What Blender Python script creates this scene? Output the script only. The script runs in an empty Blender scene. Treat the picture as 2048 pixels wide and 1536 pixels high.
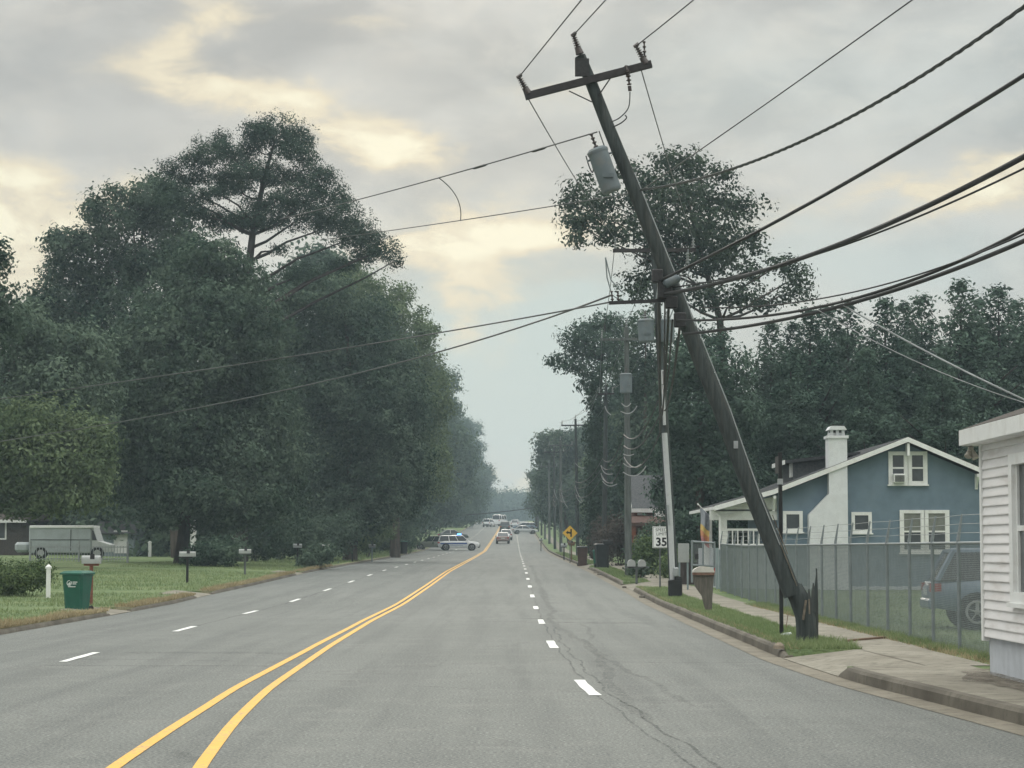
import bpy, math, random
import numpy as np
from mathutils import Vector, Matrix

R = math.radians
S = bpy.context.scene
C = S.collection
random.seed(7)

# ------------------------------------------------------------------ camera, sky, sun, exposure
F = 4555.0                       # focal length in photo pixels (2048 wide)
CAMZ = 1.65
PITCH = math.atan((1097 - 768) / F)
YAW = math.atan((1030 - 1024) / F)      # road vanishes slightly right of the middle
cam = bpy.data.objects.new('camera', bpy.data.cameras.new('camera'))
C.objects.link(cam)
cam.location = (0, 0, CAMZ)
cam.rotation_euler = (R(90) + PITCH, 0, YAW)
cam.data.sensor_width = 36.0
cam.data.lens = 36.0 * F / 2048.0
cam.data.clip_start = 0.3
cam.data.clip_end = 8000
S.camera = cam
_cm = cam.rotation_euler.to_matrix()

def P(px, py, d):
    """the point of the place that stands d metres down the road, read off the photograph"""
    v = _cm @ Vector(((px - 1024) / F, (768 - py) / F, -1))
    v = v * (d / v.y)
    return Vector((v.x, d, CAMZ + v.z))

S.view_settings.view_transform = 'Standard'
S.view_settings.look = 'None'
S.view_settings.exposure = 0.28
S.view_settings.gamma = 1.0
S.cycles.use_denoising = True
S.cycles.max_bounces = 6
S.cycles.diffuse_bounces = 3
S.cycles.glossy_bounces = 2
S.cycles.transmission_bounces = 4
S.cycles.volume_bounces = 0
S.cycles.transparent_max_bounces = 8

SUN_EL, SUN_AZ = R(11), R(-1.5)
sun = bpy.data.objects.new('sun', bpy.data.lights.new('sun', 'SUN'))
C.objects.link(sun)
sun.data.energy = 0.6
sun.data.angle = R(14)
sun.data.color = (1.0, 0.93, 0.8)
_sd = Vector((math.sin(SUN_AZ) * math.cos(SUN_EL), math.cos(SUN_AZ) * math.cos(SUN_EL), math.sin(SUN_EL)))
sun.rotation_euler = _sd.to_track_quat('Z', 'Y').to_euler()

W = bpy.data.worlds.new('World')
S.world = W
W.use_nodes = True
nt = W.node_tree
nt.nodes.clear()
class NB:
    """tiny node-graph writer"""
    def __init__(s, t): s.t = t
    def n(s, k, **kw):
        o = s.t.nodes.new(k)
        for a, b in kw.items(): setattr(o, a, b)
        return o
    def l(s, a, b): s.t.links.new(a, b)
    def m(s, op, a, b=None, c=None):
        o = s.n('ShaderNodeMath', operation=op)
        for i, v in enumerate((a, b, c)):
            if v is None: continue
            if isinstance(v, (int, float)): o.inputs[i].default_value = v
            else: s.l(v, o.inputs[i])
        return o.outputs[0]
    def mix(s, f, a, b, t='MIX'):
        o = s.n('ShaderNodeMix', data_type='RGBA', blend_type=t)
        for i, v in ((0, f), (6, a), (7, b)):
            if isinstance(v, (int, float)): o.inputs[i].default_value = v
            elif isinstance(v, tuple): o.inputs[i].default_value = (*v[:3], 1)
            else: s.l(v, o.inputs[i])
        return o.outputs[2]
    def ramp(s, v, stops):
        o = s.n('ShaderNodeValToRGB')
        e = o.color_ramp.elements
        while len(e) < len(stops): e.new(0.5)
        for k, (p, c) in zip(e, stops):
            k.position = p
            k.color = (*c, 1) if isinstance(c, tuple) else (c, c, c, 1)
        s.l(v, o.inputs[0])
        return o.outputs[0]
    def noise(s, vec, scale, detail=4, rough=.5, dist=0.0):
        o = s.n('ShaderNodeTexNoise')
        o.inputs['Scale'].default_value = scale
        o.inputs['Detail'].default_value = detail
        o.inputs['Roughness'].default_value = rough
        o.inputs['Distortion'].default_value = dist
        if vec is not None: s.l(vec, o.inputs['Vector'])
        return o
    def smooth(s, v, a, b):
        o = s.n('ShaderNodeMapRange', interpolation_type='SMOOTHSTEP')
        o.inputs[1].default_value = a; o.inputs[2].default_value = b
        o.inputs[3].default_value = 0; o.inputs[4].default_value = 1
        s.l(v, o.inputs[0])
        return o.outputs[0]

def lin(r, g, b):
    f = lambda c: ((c / 255 + .055) / 1.055) ** 2.4 if c > 10 else c / 255 / 12.92
    return (f(r), f(g), f(b))

def build_sky():
    b = NB(nt)
    sky = b.n('ShaderNodeTexSky', sky_type='NISHITA', sun_disc=False)
    sky.sun_elevation = SUN_EL
    sky.sun_rotation = SUN_AZ
    tc = b.n('ShaderNodeTexCoord')
    sep = b.n('ShaderNodeSeparateXYZ')
    b.l(tc.outputs['Generated'], sep.inputs[0])
    dx, dy, dz = sep.outputs
    # direction angles: azimuth from the road's direction and elevation (radians)
    az = b.m('ARCTAN2', dx, dy)
    el = b.m('ARCSINE', dz)
    cv = b.n('ShaderNodeCombineXYZ')
    b.l(az, cv.inputs[0]); b.l(b.m('MULTIPLY', el, 2.2), cv.inputs[1])
    big = b.noise(cv.outputs[0], 9.0, 5, .55, .3)
    det = b.noise(cv.outputs[0], 26.0, 6, .6, .4)
    wn = b.noise(cv.outputs[0], 14.0, 5, .55)
    ws = b.n('ShaderNodeSeparateColor'); b.l(wn.outputs['Color'], ws.inputs[0])
    u = b.m('ADD', az, b.m('MULTIPLY', b.m('SUBTRACT', ws.outputs[0], .5), .085))
    w = b.m('ADD', el, b.m('MULTIPLY', b.m('SUBTRACT', ws.outputs[1], .5), .045))
    def blobs(lst):
        tot = None
        for (px, py, rx, ry, k, rot) in lst:
            c, s_ = math.cos(R(rot)), math.sin(R(rot))
            U = b.m('SUBTRACT', u, (px - 1030) / F)
            V = b.m('SUBTRACT', w, (1097 - py) / F)
            A = b.m('MULTIPLY', b.m('ADD', b.m('MULTIPLY', U, c), b.m('MULTIPLY', V, s_)), F / rx)
            B = b.m('MULTIPLY', b.m('SUBTRACT', b.m('MULTIPLY', V, c), b.m('MULTIPLY', U, s_)), F / ry)
            g = b.m('MULTIPLY', b.m('EXPONENT', b.m('MULTIPLY', b.m('ADD', b.m('MULTIPLY', A, A), b.m('MULTIPLY', B, B)), -1.0)), k)
            tot = g if tot is None else b.m('ADD', tot, g)
        return tot
    base = b.mix(b.smooth(big.outputs[0], .35, .66), lin(174, 175, 173), lin(206, 206, 201))
    base = b.mix(b.m('MULTIPLY', b.smooth(det.outputs[0], .42, .72), .42), base, lin(225, 220, 209))
    blue = blobs([(960, 760, 480, 230, 1.3, 0), (1000, 640, 260, 70, .6, 0), (1450, 190, 460, 150, .3, 0), (1990, 150, 280, 170, .2, 0), (1750, 520, 340, 90, .6, 0)])
    blue = b.m('MINIMUM', blue, 1.0)
    base = b.mix(blue, base, lin(182, 199, 200))
    dark = b.m('MINIMUM', blobs([(120, 180, 230, 110, .8, -12), (560, 110, 150, 70, .6, 0), (640, 330, 120, 50, .5, -15),
                                 (980, 330, 170, 70, .55, 10), (200, 330, 200, 45, .45, 8), (860, 160, 170, 60, .5, -10),
                                 (1100, 560, 260, 30, .35, 4), (1800, 330, 260, 60, .25, 6)]), 1.0)
    base = b.mix(b.m('MULTIPLY', dark, .72), base, lin(152, 156, 158))
    cream = blobs([(385, 95, 70, 55, .65, 20), (330, 175, 120, 42, .5, -8), (470, 195, 130, 36, .6, -14), (610, 240, 130, 32, .75, -20),
                   (765, 280, 90, 44, 1.15, -20), (800, 320, 60, 30, .8, 0), (25, 450, 105, 70, 1.15, 10), (20, 520, 80, 100, 1.0, 0),
                   (190, 415, 150, 40, .6, 8), (960, 498, 200, 26, 1.3, 0), (950, 480, 80, 55, 1.2, 0), (955, 600, 60, 130, .32, 4), (950, 520, 300, 120, .28, 0), (900, 620, 30, 120, .2, 14), (1010, 620, 30, 120, .2, -12),
                   (1010, 985, 120, 20, .9, 0), (1950, 390, 190, 38, .8, -6), (2030, 370, 70, 40, .6, 0), (1640, 420, 240, 34, .35, 5),
                   (1120, 215, 110, 30, .3, -10), (1180, 440, 120, 50, .35, 0), (700, 60, 160, 22, .3, -6)])
    # the cloud's own texture breaks the bright openings up
    cream = b.m('MULTIPLY', cream, b.m('ADD', .3, b.m('MULTIPLY', b.smooth(det.outputs[0], .28, .7), 1.05)))
    col = b.mix(b.smooth(cream, .0, .75), base, lin(226, 215, 190))
    col = b.mix(b.smooth(cream, .45, 1.5), col, (.94, .885, .68))
    # overcast: the sky overhead is about three times as bright as near the horizon
    zen = b.m('ADD', .86, b.m('MULTIPLY', b.smooth(el, .26, 1.0), 2.9))
    # behind the camera the deck is a plain grey
    sc = b.n('ShaderNodeVectorMath', operation='SCALE')
    b.l(col, sc.inputs[0]); b.l(b.m('MULTIPLY', zen, 10.0), sc.inputs['Scale'])
    fin = b.mix(.975, sky.outputs[0], sc.outputs[0])
    bg = b.n('ShaderNodeBackground')
    bg.inputs['Strength'].default_value = 0.1
    b.l(fin, bg.inputs['Color'])
    out = b.n('ShaderNodeOutputWorld')
    b.l(bg.outputs[0], out.inputs['Surface'])
build_sky()

# ------------------------------------------------------------------ helpers
def tag(o, label=None, cat=None, group=None, kind=None):
    if label: o['label'] = label
    if cat: o['category'] = cat
    if group: o['group'] = group
    if kind: o['kind'] = kind
    return o

def thing(name, label, cat, loc=(0, 0, 0), rz=0.0, group=None):
    o = bpy.data.objects.new(name, None)
    C.objects.link(o)
    o.location = loc
    o.rotation_euler = (0, 0, rz)
    o.empty_display_size = .2
    return tag(o, label, cat, group)

def clone(o, parent=None):
    c = o.copy()
    C.objects.link(c)
    c.parent = parent
    for ch in list(o.children):
        clone(ch, c)
    return c

class MB:
    """collects shapes for ONE mesh"""
    def __init__(s): s.v = []; s.f = []; s.mi = []; s.cur = 0
    def add(s, vs, fs):
        o = len(s.v)
        s.v += [tuple(p) for p in vs]
        s.f += [tuple(i + o for i in f) for f in fs]
        s.mi += [s.cur] * len(fs)
        return s
    def box(s, a, b, M=None, bev=0.0):
        (x0, y0, z0), (x1, y1, z1) = a, b
        if bev <= 0:
            vs = [(x0, y0, z0), (x1, y0, z0), (x1, y1, z0), (x0, y1, z0), (x0, y0, z1), (x1, y0, z1), (x1, y1, z1), (x0, y1, z1)]
            fs = [(0, 3, 2, 1), (4, 5, 6, 7), (0, 1, 5, 4), (1, 2, 6, 5), (2, 3, 7, 6), (3, 0, 4, 7)]
        else:
            r = min(bev, abs(x1 - x0) * .45, abs(y1 - y0) * .45, abs(z1 - z0) * .45)
            ring = lambda i, z: [(x0 + i + r, y0 + i, z), (x1 - i - r, y0 + i, z), (x1 - i, y0 + i + r, z), (x1 - i, y1 - i - r, z),
                                 (x1 - i - r, y1 - i, z), (x0 + i + r, y1 - i, z), (x0 + i, y1 - i - r, z), (x0 + i, y0 + i + r, z)]
            rs = [ring(r * .7, z0), ring(0, z0 + r), ring(0, z1 - r), ring(r * .7, z1)]
            vs = sum(rs, [])
            fs = [tuple(range(7, -1, -1)), tuple(range(24, 32))]
            for k in range(3):
                for i in range(8):
                    j = (i + 1) % 8
                    fs.append((k * 8 + i, k * 8 + j, k * 8 + 8 + j, k * 8 + 8 + i))
        if M is not None: vs = [M @ Vector(p) for p in vs]
        return s.add(vs, fs)
    def tube(s, pts, rad, seg=8, cap=True):
        pts = [Vector(p) for p in pts]
        if isinstance(rad, (int, float)): rad = [rad] * len(pts)
        n = None; rings = []
        for i, p in enumerate(pts):
            t = (pts[min(i + 1, len(pts) - 1)] - pts[max(i - 1, 0)])
            t = t.normalized() if t.length > 1e-9 else Vector((0, 0, 1))
            if n is None:
                n = t.cross(Vector((0, 0, 1)) if abs(t.z) < .9 else Vector((1, 0, 0))).normalized()
            else:
                n = (n - t * n.dot(t)).normalized()
            q = t.cross(n)
            rings.append([p + (n * math.cos(2 * math.pi * k / seg) + q * math.sin(2 * math.pi * k / seg)) * rad[i] for k in range(seg)])
        vs = sum(rings, [])
        fs = []
        for i in range(len(pts) - 1):
            for k in range(seg):
                j = (k + 1) % seg
                fs.append((i * seg + k, i * seg + j, (i + 1) * seg + j, (i + 1) * seg + k))
        if cap:
            fs.append(tuple(range(seg - 1, -1, -1)))
            fs.append(tuple((len(pts) - 1) * seg + k for k in range(seg)))
        return s.add(vs, fs)
    def bar(s, a, b, w, h=None):
        """rectangular bar from a to b"""
        a, b = Vector(a), Vector(b)
        h = h or w
        t = (b - a).normalized()
        n = t.cross(Vector((0, 0, 1)) if abs(t.z) < .95 else Vector((0, 1, 0))).normalized()
        q = n.cross(t)
        vs = []
        for p in (a, b):
            for sx, sy in ((-1, -1), (1, -1), (1, 1), (-1, 1)):
                vs.append(p + n * sx * w / 2 + q * sy * h / 2)
        return s.add(vs, [(0, 3, 2, 1), (4, 5, 6, 7), (0, 1, 5, 4), (1, 2, 6, 5), (2, 3, 7, 6), (3, 0, 4, 7)])
    def prism(s, poly, d, M=None):
        """poly: list of 3d points, extruded by vector d"""
        d = Vector(d); n = len(poly)
        vs = [Vector(p) for p in poly] + [Vector(p) + d for p in poly]
        if M is not None: vs = [M @ p for p in vs]
        fs = [tuple(range(n - 1, -1, -1)), tuple(range(n, 2 * n))]
        for i in range(n):
            j = (i + 1) % n
            fs.append((i, j, n + j, n + i))
        return s.add(vs, fs)
    def quad(s, *p): return s.add(p, [tuple(range(len(p)))])
    def loft(s, rings, cap=True):
        n = len(rings[0]); vs = sum([list(r) for r in rings], []); fs = []
        for i in range(len(rings) - 1):
            for k in range(n):
                j = (k + 1) % n
                fs.append((i * n + k, i * n + j, (i + 1) * n + j, (i + 1) * n + k))
        if cap:
            fs.append(tuple(range(n - 1, -1, -1)))
            fs.append(tuple((len(rings) - 1) * n + k for k in range(n)))
        return s.add(vs, fs)
    def build(s, name, mats, parent=None, smooth=False, loc=None):
        me = bpy.data.meshes.new(name)
        me.from_pydata(s.v, [], s.f)
        me.update()
        if not isinstance(mats, (list, tuple)): mats = [mats]
        for m in mats: me.materials.append(m)
        if len(mats) > 1: me.polygons.foreach_set('material_index', s.mi)
        import bmesh
        bm = bmesh.new(); bm.from_mesh(me)
        bmesh.ops.recalc_face_normals(bm, faces=bm.faces)
        bm.to_mesh(me); bm.free()
        if smooth:
            me.polygons.foreach_set('use_smooth', [True] * len(me.polygons))
            try: me.set_sharp_from_angle(angle=R(smooth if smooth > 1 else 40))
            except Exception: pass
        o = bpy.data.objects.new(name, me)
        C.objects.link(o)
        if parent is not None: o.parent = parent
        if loc is not None: o.location = loc
        return o

def np_mesh(name, V, nper, mat, parent=None, tint=None):
    """V: (n*nper,3) array, every nper vertices make one face"""
    n = len(V) // nper
    me = bpy.data.meshes.new(name)
    me.vertices.add(len(V)); me.loops.add(len(V)); me.polygons.add(n)
    me.vertices.foreach_set('co', np.ascontiguousarray(V, dtype=np.float32).ravel())
    me.loops.foreach_set('vertex_index', np.arange(len(V), dtype=np.int32))
    me.polygons.foreach_set('loop_start', np.arange(0, len(V), nper, dtype=np.int32))
    if tint is not None:
        at = me.attributes.new('tint', 'FLOAT', 'FACE')
        at.data.foreach_set('value', np.ascontiguousarray(tint, dtype=np.float32))
    me.update(calc_edges=True)
    me.materials.append(mat)
    o = bpy.data.objects.new(name, me)
    C.objects.link(o)
    if parent is not None: o.parent = parent
    return o

# ------------------------------------------------------------------ materials
def mat(name, col, rough=.7, var=.18, scale=6.0, metal=0.0, bump=0.0, bscale=40.0, spec=.3, stretch=(1, 1, 1), dirt=None, dscale=1.5, damt=.5):
    m = bpy.data.materials.new(name)
    m.use_nodes = True
    t = m.node_tree; t.nodes.clear(); b = NB(t)
    out = b.n('ShaderNodeOutputMaterial'); p = b.n('ShaderNodeBsdfPrincipled')
    b.l(p.outputs[0], out.inputs[0])
    p.inputs['Roughness'].default_value = rough
    p.inputs['Metallic'].default_value = metal
    p.inputs['Specular IOR Level'].default_value = spec
    tc = b.n('ShaderNodeTexCoord'); mp = b.n('ShaderNodeMapping')
    mp.inputs['Scale'].default_value = stretch
    b.l(tc.outputs['Object'], mp.inputs[0])
    nz = b.noise(mp.outputs[0], scale, 5, .6)
    c0 = tuple(max(0, c * (1 - var)) for c in col); c1 = tuple(min(1, c * (1 + var)) for c in col)
    c = b.mix(b.smooth(nz.outputs[0], .3, .7), c0, c1)
    if dirt:
        dn = b.noise(mp.outputs[0], dscale, 6, .65)
        c = b.mix(b.m('MULTIPLY', b.smooth(dn.outputs[0], .48, .7), damt), c, dirt)
    b.l(c, p.inputs['Base Color'])
    if bump > 0:
        bn = b.noise(mp.outputs[0], bscale, 5, .6)
        bp = b.n('ShaderNodeBump'); bp.inputs['Strength'].default_value = bump; bp.inputs['Distance'].default_value = .02
        b.l(bn.outputs[0], bp.inputs['Height']); b.l(bp.outputs[0], p.inputs['Normal'])
    return m

def leaf_mat(name, c_dark, c_light, trans=.25):
    m = bpy.data.materials.new(name); m.use_nodes = True
    t = m.node_tree; t.nodes.clear(); b = NB(t)
    out = b.n('ShaderNodeOutputMaterial')
    at = b.n('ShaderNodeAttribute', attribute_name='tint')
    oi = b.n('ShaderNodeObjectInfo')
    g = b.n('ShaderNodeNewGeometry')
    nz = b.noise(g.outputs['Position'], .35, 3, .5)
    f = b.m('ADD', b.m('MULTIPLY', at.outputs['Fac'], .7), b.m('MULTIPLY', b.smooth(nz.outputs[0], .35, .68), .35))
    f = b.m('MINIMUM', b.m('ADD', f, b.m('MULTIPLY', b.m('SUBTRACT', oi.outputs['Random'], .5), .25)), 1.0)
    c = b.mix(f, c_dark, c_light)
    d = b.n('ShaderNodeBsdfDiffuse'); tr = b.n('ShaderNodeBsdfTranslucent')
    b.l(c, d.inputs[0]); b.l(c, tr.inputs[0])
    mx = b.n('ShaderNodeMixShader'); mx.inputs[0].default_value = trans
    b.l(d.outputs[0], mx.inputs[1]); b.l(tr.outputs[0], mx.inputs[2])
    b.l(mx.outputs[0], out.inputs[0])
    return m

def ground_mat(name, kind):
    m = bpy.data.materials.new(name); m.use_nodes = True
    t = m.node_tree; t.nodes.clear(); b = NB(t)
    out = b.n('ShaderNodeOutputMaterial'); p = b.n('ShaderNodeBsdfPrincipled')
    b.l(p.outputs[0], out.inputs[0])
    p.inputs['Specular IOR Level'].default_value = .25
    g = b.n('ShaderNodeNewGeometry'); pos = g.outputs['Position']
    sep = b.n('ShaderNodeSeparateXYZ'); b.l(pos, sep.inputs[0])
    mp = b.n('ShaderNodeMapping'); b.l(pos, mp.inputs[0])
    if kind == 'lawn':
        n1 = b.noise(pos, .35, 5, .6); n2 = b.noise(pos, 3.0, 5, .65); n3 = b.noise(pos, 22.0, 3, .6)
        c = b.mix(b.smooth(n1.outputs[0], .35, .65), (.110, .168, .070), (.190, .240, .112))
        c = b.mix(b.m('MULTIPLY', b.smooth(n2.outputs[0], .48, .7), .5), c, (.27, .265, .16))
        c = b.mix(b.m('MULTIPLY', b.smooth(n3.outputs[0], .3, .7), .35), c, (.068, .108, .048))
        # dry, trampled edge along the left kerb
        xx = b.m('ADD', sep.outputs[0], b.m('MULTIPLY', b.m('SUBTRACT', n2.outputs[0], .5), 1.6))
        e = b.m('MULTIPLY', b.smooth(xx, -10.9, -10.3), b.smooth(b.m('MULTIPLY', xx, -1), -.0, 3.0))
        c = b.mix(b.m('MULTIPLY', e, .8), c, (.26, .235, .155))
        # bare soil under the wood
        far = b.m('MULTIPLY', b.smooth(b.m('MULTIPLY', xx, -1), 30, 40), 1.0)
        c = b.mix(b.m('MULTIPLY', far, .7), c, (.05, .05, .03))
        p.inputs['Roughness'].default_value = .95
        bp = b.n('ShaderNodeBump'); bp.inputs['Strength'].default_value = .8; bp.inputs['Distance'].default_value = .06
        b.l(n3.outputs[0], bp.inputs['Height']); b.l(bp.outputs[0], p.inputs['Normal'])
    elif kind == 'asphalt':
        n1 = b.noise(pos, .12, 4, .55)
        mp.inputs['Scale'].default_value = (1.6, .05, 1)
        trk = b.noise(mp.outputs[0], 1.0, 4, .6)
        n2 = b.noise(pos, 1.3, 6, .65)
        n3 = b.noise(pos, 34.0, 4, .75); n4 = b.noise(pos, 11.0, 4, .7)
        c = b.mix(b.smooth(n1.outputs[0], .3, .7), (.132, .142, .134), (.166, .176, .166))
        c = b.mix(b.m('MULTIPLY', b.smooth(trk.outputs[0], .42, .64), .7), c, (.098, .106, .103))
        c = b.mix(b.m('MULTIPLY', b.smooth(n2.outputs[0], .48, .72), .5), c, (.205, .21, .195))
        c = b.mix(b.m('MULTIPLY', b.smooth(n4.outputs[0], .46, .7), .42), c, (.082, .087, .084))
        c = b.mix(b.m('MULTIPLY', b.smooth(n3.outputs[0], .5, .64), .75), c, (.30, .315, .295))
        c = b.mix(b.m('MULTIPLY', b.smooth(b.m('SUBTRACT', 1.0, n3.outputs[0]), .5, .64), .7), c, (.048, .052, .052))
        # fine crack net
        vo = b.n('ShaderNodeTexVoronoi', feature='DISTANCE_TO_EDGE'); vo.inputs['Scale'].default_value = .34
        wv = b.n('ShaderNodeVectorMath', operation='ADD')
        nn = b.noise(pos, 1.2, 5, .7)
        vs = b.n('ShaderNodeVectorMath', operation='SCALE'); vs.inputs['Scale'].default_value = 1.6
        b.l(nn.outputs['Color'], vs.inputs[0]); b.l(pos, wv.inputs[0]); b.l(vs.outputs[0], wv.inputs[1])
        b.l(wv.outputs[0], vo.inputs['Vector'])
        cr = b.m('SUBTRACT', 1.0, b.smooth(vo.outputs['Distance'], .002, .011))
        c = b.mix(b.m('MULTIPLY', b.m('MULTIPLY', cr, b.smooth(n1.outputs[0], .42, .6)), .55), c, (.07, .07, .07))
        p.inputs['Roughness'].default_value = .82
        bp = b.n('ShaderNodeBump'); bp.inputs['Strength'].default_value = .5; bp.inputs['Distance'].default_value = .012
        b.l(n3.outputs[0], bp.inputs['Height']); b.l(bp.outputs[0], p.inputs['Normal'])
    elif kind in ('concrete', 'gutter', 'kerb'):
        n1 = b.noise(pos, .8, 5, .6); n2 = b.noise(pos, 5.0, 6, .7); n3 = b.noise(pos, 45.0, 3, .6)
        A, B_ = {'concrete': ((.195, .180, .145), (.285, .268, .222)), 'gutter': ((.155, .140, .110), (.235, .215, .172)), 'kerb': ((.085, .076, .062), (.17, .155, .128))}[kind]
        c = b.mix(b.smooth(n1.outputs[0], .3, .7), A, B_)
        c = b.mix(b.m('MULTIPLY', b.smooth(n2.outputs[0], .47, .68), .65), c, (.085, .080, .062))
        c = b.mix(b.m('MULTIPLY', b.smooth(n3.outputs[0], .45, .7), .25), c, (.13, .12, .10))
        if kind == 'concrete':      # slab joints across the walk
            fr = b.m('FRACT', b.m('DIVIDE', sep.outputs[1], 1.5))
            j = b.m('LESS_THAN', fr, .022)
            c = b.mix(b.m('MULTIPLY', j, .6), c, (.07, .06, .05))
        p.inputs['Roughness'].default_value = .9
        bp = b.n('ShaderNodeBump'); bp.inputs['Strength'].default_value = .4; bp.inputs['Distance'].default_value = .02
        b.l(n2.outputs[0], bp.inputs['Height']); b.l(bp.outputs[0], p.inputs['Normal'])
    b.l(c, p.inputs['Base Color'])
    return m

def paint_mat(name, col, wear=.5):
    m = bpy.data.materials.new(name); m.use_nodes = True
    t = m.node_tree; t.nodes.clear(); b = NB(t)
    out = b.n('ShaderNodeOutputMaterial'); p = b.n('ShaderNodeBsdfPrincipled')
    g = b.n('ShaderNodeNewGeometry')
    n2 = b.noise(g.outputs['Position'], 24.0, 5, .75); n1 = b.noise(g.outputs['Position'], 1.5, 4, .6)
    c = b.mix(b.smooth(n1.outputs[0], .3, .7), tuple(x * .86 for x in col), col)
    k = b.m('MULTIPLY', b.smooth(b.m('ADD', n2.outputs[0], b.m('MULTIPLY', n1.outputs[0], .35)), .66, .86), wear)
    c = b.mix(k, c, (.17, .17, .165))
    b.l(c, p.inputs['Base Color']); p.inputs['Roughness'].default_value = .75
    b.l(p.outputs[0], out.inputs[0])
    return m

def stain_mat(name, col, amt):
    """worn dark deposit with ragged, see-through edges"""
    m = bpy.data.materials.new(name); m.use_nodes = True
    t = m.node_tree; t.nodes.clear(); b = NB(t)
    out = b.n('ShaderNodeOutputMaterial'); p = b.n('ShaderNodeBsdfPrincipled'); tr = b.n('ShaderNodeBsdfTransparent')
    g = b.n('ShaderNodeNewGeometry')
    n = b.noise(g.outputs['Position'], 5.5, 6, .8)
    p.inputs['Base Color'].default_value = (*col, 1); p.inputs['Roughness'].default_value = .85
    mx = b.n('ShaderNodeMixShader')
    b.l(b.m('MULTIPLY', b.smooth(n.outputs[0], .38, .62), amt), mx.inputs[0])
    b.l(tr.outputs[0], mx.inputs[1]); b.l(p.outputs[0], mx.inputs[2]); b.l(mx.outputs[0], out.inputs[0])
    return m

def emit_mat(name, col, s):
    m = bpy.data.materials.new(name); m.use_nodes = True
    t = m.node_tree; t.nodes.clear(); b = NB(t)
    out = b.n('ShaderNodeOutputMaterial'); e = b.n('ShaderNodeEmission')
    e.inputs[0].default_value = (*col, 1); e.inputs[1].default_value = s
    b.l(e.outputs[0], out.inputs[0])
    return m

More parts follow.
